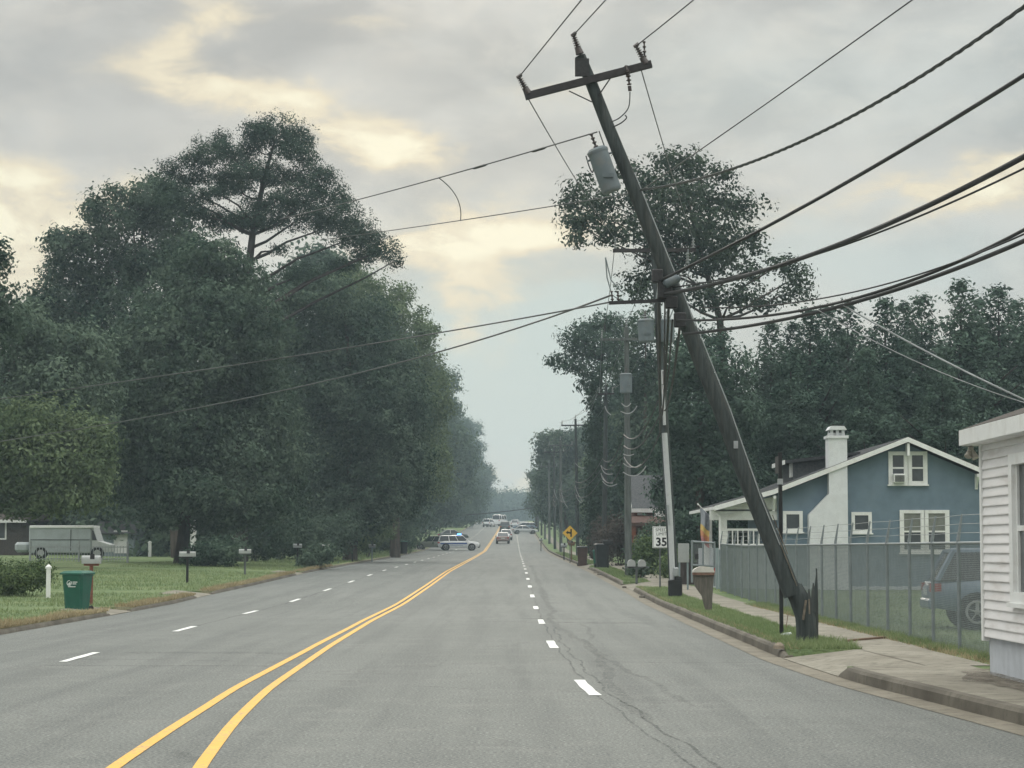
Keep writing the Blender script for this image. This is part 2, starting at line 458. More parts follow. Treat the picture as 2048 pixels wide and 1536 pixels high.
K = dict(
    lawn=ground_mat('lawn', 'lawn'), asphalt=ground_mat('asphalt', 'asphalt'), concrete=ground_mat('concrete', 'concrete'),
    gutter=ground_mat('gutter', 'gutter'), kerb=ground_mat('kerb', 'kerb'),
    yellow=paint_mat('yellow_paint', (.80, .44, .065), .95), white=paint_mat('white_paint', (.80, .81, .79), .45),
    stain=stain_mat('tar_stain', (.045, .047, .048), .42), stain2=stain_mat('rubber_stain', (.06, .062, .062), .22),
    soil=stain_mat('soil', (.12, .10, .075), .9), dirt=mat('dirt', (.19, .16, .125), .95, .35, 4, bump=.5),
    pole=mat('weathered_wood', (.052, .062, .062), .9, .35, 9, bump=.9, bscale=34, stretch=(1.6, 1.6, .1), dirt=(.095, .095, .085), dscale=5, damt=.5),
    polegrey=mat('grey_pole_wood', (.10, .112, .108), .9, .3, 9, bump=.5, bscale=30, stretch=(1, 1, .12)),
    arm=mat('crossarm_wood', (.045, .042, .044), .85, .25, 8), hard=mat('dark_hardware', (.045, .045, .047), .55, .2, 20, metal=.3),
    galv=mat('galvanised', (.36, .38, .39), .5, .12, 6, metal=.6), trafo=mat('transformer_grey', (.14, .17, .185), .5, .1, 3, dirt=(.2, .19, .17), dscale=4, damt=.4),
    porc=mat('brown_porcelain', (.05, .038, .035), .35, .1, 9, spec=.5), cable=mat('black_cable', (.028, .028, .03), .6, .1, 4),
    wire=mat('bare_wire', (.075, .08, .08), .5, .1, 4), lightcable=mat('pale_cable', (.30, .31, .31), .5, .1, 4),
    conduit=mat('grey_conduit', (.48, .50, .51), .55, .08, 3, dirt=(.3, .3, .29), dscale=3), black=mat('black_plastic', (.02, .021, .022), .6, .2, 9),
    bin=mat('green_plastic', (.020, .110, .076), .55, .12, 3, dirt=(.06, .11, .09), dscale=2.5, damt=.5), bindark=mat('dark_bin_plastic', (.03, .034, .036), .6, .15, 4),
    binbrown=mat('brown_bin_plastic', (.085, .055, .048), .6, .15, 4), logo=mat('white_print', (.6, .65, .63), .6, .05),
    siding=mat('white_siding', (.74, .73, .73), .55, .05, 3, dirt=(.55, .52, .50), dscale=2.2, damt=.75, stretch=(1, .3, 2)),
    trim=mat('white_trim', (.76, .77, .76), .5, .04, 4, dirt=(.5, .48, .44), dscale=3, damt=.35), stucco=mat('pale_stucco', (.50, .53, .57), .85, .08, 5, bump=.3, bscale=60),
    roofbrown=mat('brown_shingle', (.075, .066, .060), .95, .3, 12, bump=.5), roofdark=mat('dark_shingle', (.045, .047, .05), .95, .3, 10, bump=.5),
    roofgrey=mat('grey_shingle', (.085, .09, .095), .95, .25, 10, bump=.5), blue=mat('blue_stucco', (.150, .207, .258), .85, .08, 2.5, bump=.35, bscale=50, dirt=(.175, .225, .268), dscale=1.2, damt=.5),
    whitebrick=mat('white_brick', (.68, .70, .72), .85, .06, 6, bump=.6, bscale=26, dirt=(.5, .5, .5), dscale=3, damt=.4),
    glass=mat('window_glass', (.045, .055, .06), .08, .25, 1.5, spec=.6), curtain=mat('window_blind', (.17, .18, .16), .5, .15, 3, spec=.5),
    brick=mat('red_brick', (.20, .085, .06), .9, .3, 14, bump=.3), wood=mat('brown_wood', (.16, .105, .072), .85, .25, 8, stretch=(4, 4, .6), bump=.3),
    woodgrey=mat('grey_wood', (.235, .285, .30), .9, .2, 7, stretch=(4, 4, .4), bump=.3), sign=mat('white_sign', (.78, .79, .79), .4, .03),
    signyellow=mat('yellow_sign', (.80, .50, .07), .45, .05), ink=mat('black_ink', (.015, .015, .016), .5, .1), steel=mat('post_steel', (.12, .13, .13), .55, .15, 8, metal=.4),
    rust=mat('rusty_lid', (.30, .15, .10), .7, .25, 5), carwhite=mat('white_car_paint', (.72, .74, .76), .25, .03, spec=.6), carblue=mat('blue_grey_car_paint', (.14, .20, .27), .3, .04, 2, spec=.6),
    carsilver=mat('silver_car_paint', (.45, .47, .48), .3, .04, spec=.6), cargreen=mat('olive_car_paint', (.20, .22, .18), .35, .05, spec=.5), cardark=mat('dark_car_paint', (.05, .065, .06), .35, .05, spec=.5),
    carred=mat('maroon_car_paint', (.26, .19, .17), .35, .05, spec=.5), carglass=mat('car_glass', (.02, .025, .03), .08, .1, spec=.7), tyre=mat('tyre_rubber', (.018, .018, .019), .85, .2, 10),
    rim=mat('alloy_rim', (.42, .43, .44), .4, .08, metal=.5), tail=mat('red_lens', (.35, .03, .025), .25, .1, spec=.5), lamp=mat('clear_lens', (.75, .76, .74), .2, .05, spec=.6),
    vangrey=mat('van_grey', (.36, .40, .41), .5, .07, 2, dirt=(.27, .29, .29), dscale=1.5, damt=.5), bluelight=emit_mat('blue_beacon', (.10, .35, 1.0), 5.0),
    bark=mat('bark', (.075, .062, .052), .95, .35, 6, bump=.8, bscale=18, stretch=(1, 1, .2)), barkdark=mat('dark_bark', (.045, .038, .035), .95, .3, 6, bump=.8, bscale=18, stretch=(1, 1, .2)),
    leaf_oak=leaf_mat('oak_leaf', (.020, .046, .032), (.165, .220, .158)), leaf_light=leaf_mat('light_leaf', (.050, .085, .042), (.205, .260, .145)),
    leaf_pine=leaf_mat('pine_needle', (.012, .028, .020), (.075, .115, .082), .12), leaf_cedar=leaf_mat('cedar_needle', (.022, .048, .036), (.120, .172, .130), .15),
    leaf_dark=leaf_mat('dark_leaf', (.012, .028, .018), (.080, .110, .075), .15), leaf_ivy=leaf_mat('ivy_leaf', (.014, .030, .020), (.055, .085, .058), .15), leaf_hedge=leaf_mat('hedge_leaf', (.03, .065, .03), (.17, .22, .10)),
    leaf_far=leaf_mat('far_leaf', (.032, .060, .042), (.125, .175, .120)), leaf_red=leaf_mat('reddish_leaf', (.06, .055, .048), (.14, .12, .105)),
    grass=leaf_mat('grass_blade', (.12, .185, .080), (.29, .34, .18), .35), grassdry=leaf_mat('dry_grass_blade', (.26, .22, .13), (.48, .41, .27), .35),
)

# ------------------------------------------------------------------ road geometry tables (metres, by distance)
_yy = np.arange(-80, 2600, 1.0)
def table(pts, smooth=9):
    x, y = zip(*pts)
    v = np.interp(_yy, x, y)
    k = np.exp(-np.linspace(-2, 2, smooth * 2 + 1) ** 2); k /= k.sum()
    v2 = np.convolve(np.pad(v, smooth, mode='edge'), k, 'valid')
    return lambda d: float(np.interp(d, _yy, v2))
zr = table([(-80, 0), (0, 0), (68, 0), (90, .2), (116, .48), (199, .95), (258, 1.36), (263, 1.45), (300, 2.1), (411, 4.2), (500, 6.15), (620, 8.6), (700, 10.0), (800, 11.2), (1000, 12.2), (1600, 13), (2600, 13)], 7)
sh = table([(-80, 14), (-40, 7.5), (-20, 5), (0, 2.7), (10, 1.55), (17, .95), (22, .62), (27, .4), (39, .17), (52, .03), (70, 0), (2600, 0)], 3)
gap = table([(-80, 1.5), (0, 1.3), (17, .66), (23, .46), (29, .38), (37, .28), (48, .21), (60, .2), (2600, .2)], 3)
DR = table([(-80, 15), (-40, 8.5), (-20, 5.6), (0, 3.2), (10, 1.95), (17, 1.34), (27.3, .83), (39.5, .63), (51.7, .59), (64, .58), (90, .57), (263, .5), (420, .3), (2600, .3)], 3)
LK = table([(-80, 4), (-20, -5), (0, -7.3), (17, -9.0), (30, -9.6), (43, -9.85), (57, -9.98), (76, -10.3), (2600, -10.3)], 3)
RK = table([(-80, 18.5), (-40, 12), (-20, 9.2), (0, 6.9), (10, 5.8), (17, 5.05), (21.2, 4.74), (28, 4.2), (34, 4.0), (47.5, 4.06), (61, 4.15), (81, 4.22), (120, 4.0), (216, 3.7), (2600, 3.7)], 2)
YR = lambda d: -3.31 + sh(d)
YL = lambda d: YR(d) - gap(d)
DL = lambda d: -6.87 + sh(d)
DRIVES = [(29.5, 34.3), (82, 90), (126, 138)]            # right-hand driveway cuts
LDRIVES = [(56.5, 60.0), (74, 78), (108, 112), (255, 272)]
def ind(Y, L): return any(a - 1e-6 <= Y <= b + 1e-6 for a, b in L)
def gr(off, Y):
    """ground height right of the kerb"""
    if ind(Y, DRIVES) and off < 1.15: return -.06
    base = .14 if off < 2.6 else .14 - .09 * min(1, (off - 2.6) / 3)
    if off > 12: base += .004 * (min(off, 60) - 12)
    return base
def gl(off, Y):
    if ind(Y, LDRIVES) and off < 1.2: return -.06
    k = min(1, max(0, (Y - 60) / 60))
    return .12 + k * .33 * min(1, max(0, off - 1) / 12) + .01 * max(0, min(off, 80) - 14)
def ground_z(X, Y):
    if X >= RK(Y): return zr(Y) + gr(X - RK(Y), Y)
    if X <= LK(Y): return zr(Y) + gl(LK(Y) - X, Y)
    return zr(Y)
def G(px, d, py=1150):
    """point on the ground at distance d seen in photo column px"""
    p = P(px, py, d)
    return Vector((p.x, d, ground_z(p.x, d)))

rows = sorted(set([-60, -40, -25, -12, -4] + [round(0 + 1.5 * i, 2) for i in range(80)] + [120 + 4 * i for i in range(45)] + [300 + 12 * i for i in range(60)] + [1040, 1150, 1300, 1600, 2000, 2500]
            + [x for a, b in DRIVES + LDRIVES for x in (a - .05, a, b, b + .05)]))
def build_ground():
    offR = [-.3, .05, .12, .6, 1.1, 1.2, 1.8, 2.6, 3.5, 5, 8, 12, 20, 35, 60, 110, 250, 700]
    offL = [-.3, .05, .12, .6, 1.1, 1.2, 2, 3.2, 5, 8, 12, 18, 26, 40, 60, 110, 250, 700]
    b = MB(); n = len(offL) + len(offR)
    for Y in rows:
        for o in reversed(offL):
            b.v.append((LK(Y) - o, Y, zr(Y) + (gl(o, Y) if o > .1 else -.06)))
        for o in offR:
            b.v.append((RK(Y) + o, Y, zr(Y) + (gr(o, Y) if o > .1 else -.06)))
    for i in range(len(rows) - 1):
        for k in range(n - 1):
            b.f.append((i * n + k, i * n + k + 1, (i + 1) * n + k + 1, (i + 1) * n + k)); b.mi.append(0)
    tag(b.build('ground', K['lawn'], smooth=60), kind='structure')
build_ground()

def strip(name, xa, xb, y0, y1, z, m, n=1, step=None, kind='structure', bld=None):
    """sheet between two lateral curves"""
    b = bld or MB()
    ys = [y for y in rows if y0 < y < y1]
    ys = sorted(set([y0] + ys + [y1]))
    o = len(b.v)
    for Y in ys:
        for k in range(n + 1):
            t = k / n
            zz = z(t, Y) if callable(z) else z
            b.v.append((xa(Y) * (1 - t) + xb(Y) * t, Y, zr(Y) + zz))
    for i in range(len(ys) - 1):
        for k in range(n):
            b.f.append((o + i * (n + 1) + k, o + i * (n + 1) + k + 1, o + (i + 1) * (n + 1) + k + 1, o + (i + 1) * (n + 1) + k)); b.mi.append(0)
    if bld is None:
        return tag(b.build(name, m, smooth=60), kind=kind)

strip('road', lambda Y: LK(Y) - .02, lambda Y: RK(Y) + .02, -60, 2400, 0.0, K['asphalt'], 12)
strip('gutter', lambda Y: RK(Y) - .34, lambda Y: RK(Y) + .01, -30, 600, .005, K['gutter'])

def kerbs():
    b = MB(); rnd = random.Random(3)
    def seg(fn, sgn, y0, y1, hh=.15):
        ys = [y0]
        while ys[-1] < y1 - .1: ys.append(min(y1, ys[-1] + (1.2 if ys[-1] < 120 else 8)))
        rings = []
        for i, Y in enumerate(ys):
            x = fn(Y); z = zr(Y); h = hh if 0 < i < len(ys) - 1 else .05
            j = rnd.uniform(-.008, .008)
            rings.append([Vector((x + sgn * q + j, Y, z + zz)) for q, zz in ((.0, -.05), (.015, h - .035), (.045, h), (.15, h + .004), (.16, -.05))])
        b.loft(rings)
    cuts = [5] + [v for d in DRIVES for v in d] + [640]
    for a, c in zip(cuts[::2], cuts[1::2]): seg(RK, 1, a, c)
    cuts = [5] + [v for d in LDRIVES for v in d] + [640]
    for a, c in zip(cuts[::2], cuts[1::2]): seg(LK, -1, a, c, .085)
    tag(b.build('kerb', K['kerb'], smooth=35), kind='structure')
kerbs()

def walks():
    b = MB()
    for a, c in ((34.3, 82), (82, 90), (90, 126), (126, 138), (138, 400)):
        strip('', lambda Y: RK(Y) + 1.2, lambda Y: RK(Y) + 2.25, a, c, .149, None, 2, bld=b)
    strip('', lambda Y: RK(Y) + 1.15, lambda Y: max(RK(Y) + 2.0, 6.15), 29.5, 34.3, .149, None, 2, bld=b)
    strip('', lambda Y: RK(Y) + .155, lambda Y: max(RK(Y) + 1.35, 5.85), 5, 29.5, .149, None, 3, bld=b)
    tag(b.build('sidewalk', K['concrete']), kind='structure')
    b = MB()
    for a, c in DRIVES:
        strip('', lambda Y: RK(Y) + .005, lambda Y: RK(Y) + 1.22, a - .03, c + .03, lambda t, Y: .012 + .133 * min(1, t * 1.1), None, 8, bld=b)
    for a, c in LDRIVES:
        strip('', lambda Y: LK(Y) - 1.3, lambda Y: LK(Y) - .005, a - .03, c + .03, lambda t, Y: .012 + .133 * (1 - t), None, 4, bld=b)
    tag(b.build('driveway', K['concrete']), kind='structure')
walks()

def markings():
    b = MB()
    for fn, j in ((YR, 0), (YL, 0)):
        strip('', lambda Y: fn(Y) - .055, lambda Y: fn(Y) + .055, -10, 900, .006, None, 1, bld=b)
    tag(b.build('yellow_line', K['yellow']), kind='structure')
    b = MB(); rnd = random.Random(5)
    for k in range(-2, 60):
        y = 27.3 + 12.19 * k
        for fn, yy in ((DR, y), (DL, y + 7.6)):
            if yy < -10 or yy > 700: continue
            a, c = yy - 1.5, yy + 1.5
            o = len(b.v); ys = [a + (c - a) * q / 4 for q in range(5)]
            for Y in ys:
                w = .055 + rnd.uniform(-.006, .006)
                for s in (-1, 1): b.v.append((fn(Y) + s * w * (1.25 if fn is DR else 1.2), Y, zr(Y) + .006))
            for i in range(4):
                b.f.append((o + 2 * i, o + 2 * i + 1, o + 2 * i + 3, o + 2 * i + 2)); b.mi.append(0)
    tag(b.build('lane_dash', K['white']), kind='structure')
    # tar seams, cracks and skid marks
    b = MB(); b2 = MB()
    def wob(fn, y0, y1, w, bb=b, step=.5, amp=.06, seed=1, z=.0035):
        r = random.Random(seed); ph = r.random() * 9; o = len(bb.v); n = int((y1 - y0) / step) + 1
        for i in range(n + 1):
            Y = y0 + (y1 - y0) * i / n
            x = fn(Y) + amp * (math.sin(Y * 1.3 + ph) + .6 * math.sin(Y * 3.1 + ph * 2))
            ww = w * (.55 + .45 * math.sin(Y * 2.3 + ph) ** 2) * (.3 if i in (0, n) else 1)
            bb.v.append((x - ww, Y, zr(Y) + z)); bb.v.append((x + ww, Y, zr(Y) + z))
        for i in range(n):
            bb.f.append((o + 2 * i, o + 2 * i + 1, o + 2 * i + 3, o + 2 * i + 2)); bb.mi.append(0)
    wob(lambda Y: DR(Y) + .02, 5, 27, .018, seed=2, amp=.02); wob(lambda Y: DR(Y) + .2, 14, 48, .022, seed=3, amp=.035)
    wob(lambda Y: DR(Y) + .05, 28, 110, .02, seed=4, amp=.02); wob(lambda Y: DR(Y) + .42 + .2 * math.sin(Y * .21), 22, 62, .10, b2, seed=5, amp=.04, step=.8); wob(lambda Y: DR(Y) + .75 + .15 * math.sin(Y * .3), 24, 50, .06, b2, seed=15, amp=.04, step=.8)
    wob(lambda Y: DR(Y) + .4, 62, 140, .13, b2, seed=6, amp=.03, step=1.5); wob(lambda Y: DL(Y) + .03, 45, 150, .03, seed=8, amp=.02)
    wob(lambda Y: YR(Y) - .1, 55, 160, .05, seed=9, amp=.01)
    def cross(px0, px1, py, d0, w, bb, seed, n=16):
        r = random.Random(seed); a = P(px0, py, d0).x; c = P(px1, py, d0).x; o = len(bb.v)
        for i in range(n + 1):
            t = i / n; X = a + (c - a) * t; Y = d0 + .12 * math.sin(t * 5 + seed) + r.uniform(-.05, .05) - t * .5
            ww = w * r.uniform(.5, 1.2) * (.2 if i in (0, n) else 1)
            bb.v.append((X, Y - ww, zr(Y) + .0035)); bb.v.append((X, Y + ww, zr(Y) + .0035))
        for i in range(n):
            bb.f.append((o + 2 * i, o + 2 * i + 1, o + 2 * i + 3, o + 2 * i + 2)); bb.mi.append(0)
    cross(985, 1285, 1243, 51.5, .18, b, 1); cross(1040, 1190, 1236, 54.0, .22, b, 2)
    cross(1150, 1300, 1245, 50.6, .1, b, 11); cross(450, 720, 1357, 28.9, .06, b, 3); cross(90, 620, 1325, 32.5, .16, b2, 4); cross(250, 640, 1303, 36.4, .3, b2, 5)
    cross(130, 500, 1316, 34.2, .1, b2, 12); cross(820, 960, 1368, 27.5, .06, b2, 6); cross(330, 420, 1500, 18.6, .3, b2, 7); cross(620, 1000, 1142, 117, .7, b2, 8); cross(1170, 1500, 1320, 33.5, .12, b2, 9)
    cross(860, 1060, 1128, 150, .8, b2, 10); cross(640, 960, 1135, 135, .5, b2, 13); cross(1000, 1200, 1160, 100, .4, b2, 14)
    tag(b.build('tar_seam', K['stain']), kind='structure'); tag(b2.build('skid_mark', K['stain2']), kind='structure')
markings()

# ------------------------------------------------------------------ vegetation builders
def leaves(ells, size, dens, seed, shell=.22, droop=0.0, k=9, spread=1.0, flat=0.0, need=0.0, lump=.2, aspect=.55, stick=.07):
    """kite leaves in sprigs through ellipsoid clumps; returns vertices (n*4,3) and tints"""
    rg = np.random.default_rng(seed)
    Vs, Ts = [], []
    for (c, r) in ells:
        c = np.array(c, float); r = np.array(r, float)
        area = 4 * math.pi * ((r[0] * r[1]) ** 1.6 / 3 + (r[0] * r[2]) ** 1.6 / 3 + (r[1] * r[2]) ** 1.6 / 3) ** (1 / 1.6)
        n = max(6, int(area * dens * .5))
        d = rg.normal(size=(n, 3)); d /= np.linalg.norm(d, axis=1)[:, None]
        ph = rg.random(6) * 6.28
        lum = 1 + lump * (np.sin(d[:, 0] * 4 + ph[0]) * np.sin(d[:, 1] * 4 + ph[1]) + np.sin(d[:, 2] * 5 + ph[2] + d[:, 0] * 3) * .7) + lump * .5 * np.sin(d @ np.array([7, 8, 9]) + ph[3])
        rad = (1 - np.abs(rg.normal(0, shell, n))).clip(.15, 1.0) * lum
        far_ = rg.random(n) < stick                         # odd sprigs stick out of the outline
        rad = np.where(far_, rg.uniform(1.0, 1.16, n) * lum, rad)
        p = c + d * r * rad[:, None]
        st = rg.random(n)                                   # sprig tone
        q = np.repeat(p, k, axis=0) + rg.normal(0, spread * size, (n * k, 3)) * (1, 1, .8)
        off = q - np.repeat(p, k, axis=0); off /= np.linalg.norm(off, axis=1)[:, None] + 1e-6
        nn = rg.normal(size=(n * k, 3)) * .6 + np.repeat(d, k, axis=0) * .7 + off * .7      # leaf faces turn outward and up
        nn[:, 2] += .35
        nn /= np.linalg.norm(nn, axis=1)[:, None]
        a = rg.normal(size=(n * k, 3)); a[:, 2] -= droop
        a -= nn * (a * nn).sum(1)[:, None]
        a /= np.linalg.norm(a, axis=1)[:, None]
        bb = np.cross(nn, a)
        s = size * rg.uniform(.55, 1.3, n * k)[:, None]
        V = np.empty((n * k, 4, 3))
        V[:, 0] = q - a * s * .5; V[:, 1] = q + bb * s * aspect * .5 + a * s * .08
        V[:, 2] = q + a * s * .55; V[:, 3] = q - bb * s * aspect * .5 + a * s * .08
        Vs.append(V.reshape(-1, 3))
        Ts.append((np.repeat(st ** 1.3, k) * .75 + rg.random(n * k) * .25))
    return np.concatenate(Vs), np.concatenate(Ts)

def px_ells(lst, d, origin, depth=1.0, rnd=None, spread=1.0):
    """clumps given as photo (x, y, rx, ry) at distance d -> local ellipsoids with real depth"""
    out = []
    k = d / F
    for (px, py, rx, ry, *rest) in lst:
        off = rest[0] if rest else (rnd.uniform(-1, 1) * spread if rnd else 0)
        w = P(px, py, d) - origin
        out.append(((w.x, w.y + off, w.z), (rx * k, max(rx, ry) * k * depth, ry * k)))
    return out

def hero_tree(name, label, cat, bx, d, lst, leafm, size, dens, seed, barkm='bark', trunk=None, tr=.35, limbs=0, group=None, depth=.9, spread=1.5, bz=None, inner=True, **kw):
    rnd = random.Random(seed)
    size *= .78; dens *= 1.6
    o = G(bx, d)
    if bz is not None: o.z = bz
    t = thing(name, label, cat, o, 0, group)
    es = px_ells(lst, d, o, depth, rnd, spread)
    V, T = leaves(es, size, dens, seed, **kw)
    if inner:      # sparser leaves in the middle of the clumps
        V2, T2 = leaves([(c, tuple(x * .62 for x in r)) for c, r in es], size * 1.25, dens * .4, seed + 50, k=4)
        V = np.concatenate([V, V2]); T = np.concatenate([T, T2])
    np_mesh('crown', V, 4, K[leafm], t, T)
    b = MB()
    top = max(es, key=lambda e: e[0][2])[0]
    pts = [Vector((0, 0, -.2))] + [P(x, y, d) - o for (x, y) in (trunk or [])] + ([] if trunk else [Vector((top[0] * .4, top[1] * .4, top[2] * .5)), Vector((top[0] * .9, top[1] * .9, top[2] * .95))])
    n = len(pts)
    b.tube(pts, [tr * 1.35] + [tr * (1 - .85 * i / (n - 1)) for i in range(1, n)], 8)
    for (c, r) in (rnd.sample(es, min(limbs, len(es))) if limbs else []):
        c = Vector(c)
        # leave the trunk a bit below the clump
        best = min(((pts[i].lerp(pts[i + 1], s / 5), i + s / 5) for i in range(n - 1) for s in range(6)), key=lambda q: abs(q[0].z - (c.z - (.42 + .1 * (r[0] % .3)) * (c - q[0]).length)))
        a, ti = best
        m_ = a.lerp(c, .5) + Vector((rnd.uniform(-.3, .3), rnd.uniform(-.3, .3), rnd.uniform(-.1, .3)))
        r0 = tr * (1 - .8 * ti / (n - 1)) * .5
        b.tube([a, a.lerp(m_, .5) + Vector((0, 0, -.12)), m_, m_.lerp(c, .6) + Vector((rnd.uniform(-.2, .2), 0, rnd.uniform(-.1, .2))), c], [r0, r0 * .8, r0 * .6, r0 * .4, r0 * .15], 6)
    b.build('trunk', K[barkm], t, smooth=60)
    return t

def rand_tree(name, label, cat, h, w, leafm, size, dens, seed, kind='broad', group=None, bark='bark'):
    """free-standing tree of height h, crown width w at the origin"""
    rnd = random.Random(seed); es = []
    if kind == 'broad':
        for i in range(16):
            t = rnd.uniform(.12, .93); a = rnd.uniform(0, 6.28)
            rr = w * .5 * (math.sin(math.pi * min(1, (t + .12) * .86)) ** .7) * rnd.uniform(.35, .75)
            s = w * rnd.uniform(.16, .26) * (1.15 - t * .5)
            es.append(((rr * math.cos(a), rr * math.sin(a), h * t + .3), (s, s, s * rnd.uniform(.7, 1.0))))
        es.append(((0, 0, h * .5), (w * .3, w * .3, h * .3)))
        es.append(((0, 0, h * .94), (w * .13, w * .13, h * .06)))
    elif kind == 'cone':
        for i in range(0):
            t = (i + .5) / 22
            for q in range(3 if t < .75 else 1):
                a = rnd.uniform(0, 6.28); rr = w * .5 * (1 - t) ** .8 * rnd.uniform(.3, .8)
                s = w * .17 * (1.08 - t * .95) * rnd.uniform(.8, 1.25)
                es.append(((rr * math.cos(a), rr * math.sin(a), h * t + .2), (s * 1.2, s * 1.2, s * .8 + h * .018)))
        for i in range(24):
            t = (i + .3) / 24; Rr = w * .5 * (1 - t) ** .82 * rnd.uniform(.85, 1.12); n_ = max(2, int(6 * (1 - t) + 2)); a0 = rnd.uniform(0, 6.28)
            for q in range(n_):
                a = a0 + q * 6.283 / n_ + rnd.uniform(-.3, .3); rr = Rr * rnd.uniform(.5, .72); s = Rr * rnd.uniform(.34, .46) + .12
                es.append(((rr * math.cos(a), rr * math.sin(a), h * t + .3 - rr * .12), (s, s, s * .42 + .16)))
        es.append(((0, 0, h * .985), (.12, .12, h * .03)))
    t = thing(name, label, cat, (0, 0, 0), 0, group)
    V, T = leaves(es, size, dens, seed, droop=.2)
    V2, T2 = leaves([(c, tuple(x * .6 for x in r)) for c, r in es], size * 1.2, dens * .35, seed + 9, k=4)
    np_mesh('crown', np.concatenate([V, V2]), 4, K[leafm], t, np.concatenate([T, T2]))
    b = MB(); r0 = .016 * h
    b.tube([(0, 0, -.3), (0, 0, .4), (.1, 0, h * .3), (.05, .1, h * .6), (0, 0, h * .92)], [r0 * 1.5, r0 * 1.1, r0 * .85, r0 * .5, r0 * .12], 8)
    for i in range(5):
        a = rnd.uniform(0, 6.28); z = h * rnd.uniform(.2, .6); L = w * .35
        b.tube([(0, 0, z), (L * .5 * math.cos(a), L * .5 * math.sin(a), z + L * .35), (L * math.cos(a), L * math.sin(a), z + L * .8)], [r0 * .45, r0 * .3, r0 * .08], 6)
    b.build('trunk', K[bark], t, smooth=60)
    return t

def shrub(name, label, px, d, w, h, leafm, seed, group=None, size=.16, dens=22, py=1120, cat='shrub'):
    rnd = random.Random(seed); o = G(px, d, py)
    t = thing(name, label, cat, o, 0, group)
    es = [((rnd.uniform(-.3, .3) * w, rnd.uniform(-.3, .3) * w, h * rnd.uniform(.25, .72)), (w * .28, w * .28, h * .3)) for i in range(9)]
    V, T = leaves(es, size, dens, seed)
    np_mesh('foliage', V, 4, K[leafm], t, T)
    b = MB()
    for i in range(5):
        a = rnd.uniform(0, 6.28)
        b.tube([(.05 * math.cos(a), .05 * math.sin(a), -.1), (.2 * w * math.cos(a), .2 * w * math.sin(a), h * .6)], [.03, .012], 5)
    b.build('stem', K['barkdark'], t)
    return t

# ---- left-hand wood
hero_tree('pine_tree', 'tall dark pine with flat layered crown and an open gap between its limbs', 'pine', 478, 138,
    [(x_, y_, rx_ * .9, ry_ * 1.18) for x_, y_, rx_, ry_ in [(545, 268, 66, 26), (520, 258, 34, 20), (588, 270, 34, 24), (606, 292, 26, 18), (505, 290, 34, 16), (446, 282, 24, 20), (430, 306, 60, 18), (390, 322, 40, 16), (335, 334, 26, 16), (480, 312, 34, 14), (585, 308, 40, 14), (620, 318, 24, 14),
     (500, 348, 66, 18), (545, 352, 50, 18), (610, 350, 46, 20), (650, 362, 36, 24), (676, 388, 26, 22), (385, 350, 40, 13), (350, 368, 40, 16), (450, 356, 40, 12),
     (595, 396, 56, 22), (640, 402, 40, 20), (470, 376, 50, 12), (430, 392, 40, 12), (360, 396, 50, 20), (560, 414, 50, 18), (690, 424, 36, 20), (510, 410, 30, 12),
     (520, 440, 70, 18), (450, 440, 60, 18), (620, 436, 60, 18), (660, 448, 46, 16), (715, 452, 40, 20), (740, 480, 40, 20), (700, 478, 44, 16), (765, 502, 36, 17), (788, 518, 20, 13), (725, 508, 36, 12), (680, 530, 40, 10), (600, 545, 50, 12), (560, 500, 22, 8), (400, 425, 40, 16)]],
    'leaf_pine', .21, 22, 11, 'barkdark', trunk=[(478, 800), (490, 600), (505, 470), (530, 350), (550, 280)], tr=.42, limbs=24, depth=.75, spread=1.0, k=11, lump=.34, shell=.2, aspect=.42, inner=False, stick=.03)
hero_tree('broadleaf_tree', 'grey green broadleaf tree with feathery left edge against the yellow sky, left of the pine', 'tree', 352, 146,
    [(310, 395, 56, 44), (345, 440, 60, 44), (270, 420, 44, 40), (235, 450, 46, 40), (200, 428, 26, 32), (185, 495, 52, 40), (130, 500, 40, 34), (115, 545, 46, 36), (210, 555, 80, 50), (290, 520, 80, 60), (360, 520, 70, 60), (150, 610, 70, 46), (95, 600, 34, 34), (260, 640, 110, 70), (190, 720, 100, 70), (300, 360, 26, 24), (240, 400, 24, 26), (105, 470, 24, 22)],
    'leaf_oak', .34, 9.5, 12, trunk=[(340, 900), (280, 640), (265, 430)], tr=.25, limbs=10, spread=2.5)
hero_tree('oak_tree', 'huge dense dark tree with foliage hanging low round its thick trunk, left lawn', 'tree', 365, 124,
    [(430, 520, 70, 46), (390, 545, 80, 44), (470, 570, 70, 50), (360, 610, 90, 60), (440, 640, 110, 70), (300, 680, 80, 60), (520, 680, 70, 60), (380, 740, 120, 80), (490, 770, 100, 80), (280, 790, 90, 70), (540, 830, 60, 70), (250, 880, 70, 60), (360, 870, 120, 80), (470, 900, 110, 80), (560, 930, 50, 60), (290, 960, 90, 50), (400, 985, 100, 50), (510, 1000, 90, 44), (240, 970, 50, 46), (570, 1000, 40, 34), (330, 1030, 70, 26), (440, 1045, 70, 24)],
    'leaf_oak', .30, 12, 13, 'barkdark', trunk=[(366, 1080), (380, 960), (400, 760), (425, 560)], tr=.42, spread=2.5, lump=.28)
hero_tree('broadleaf_tree', 'broad dark tree right of the huge dense one', 'tree', 700, 156,
    [(640, 600, 80, 50), (720, 640, 70, 50), (690, 700, 110, 70), (780, 720, 60, 60), (640, 780, 80, 80), (740, 810, 110, 90), (820, 830, 46, 70), (680, 900, 110, 90), (780, 930, 80, 80), (640, 980, 80, 60), (730, 1010, 100, 50), (820, 960, 40, 70), (560, 600, 60, 40), (590, 680, 60, 50)],
    'leaf_oak', .32, 10, 14, trunk=[(700, 1000), (700, 760), (690, 620)], tr=.4, spread=2.5)
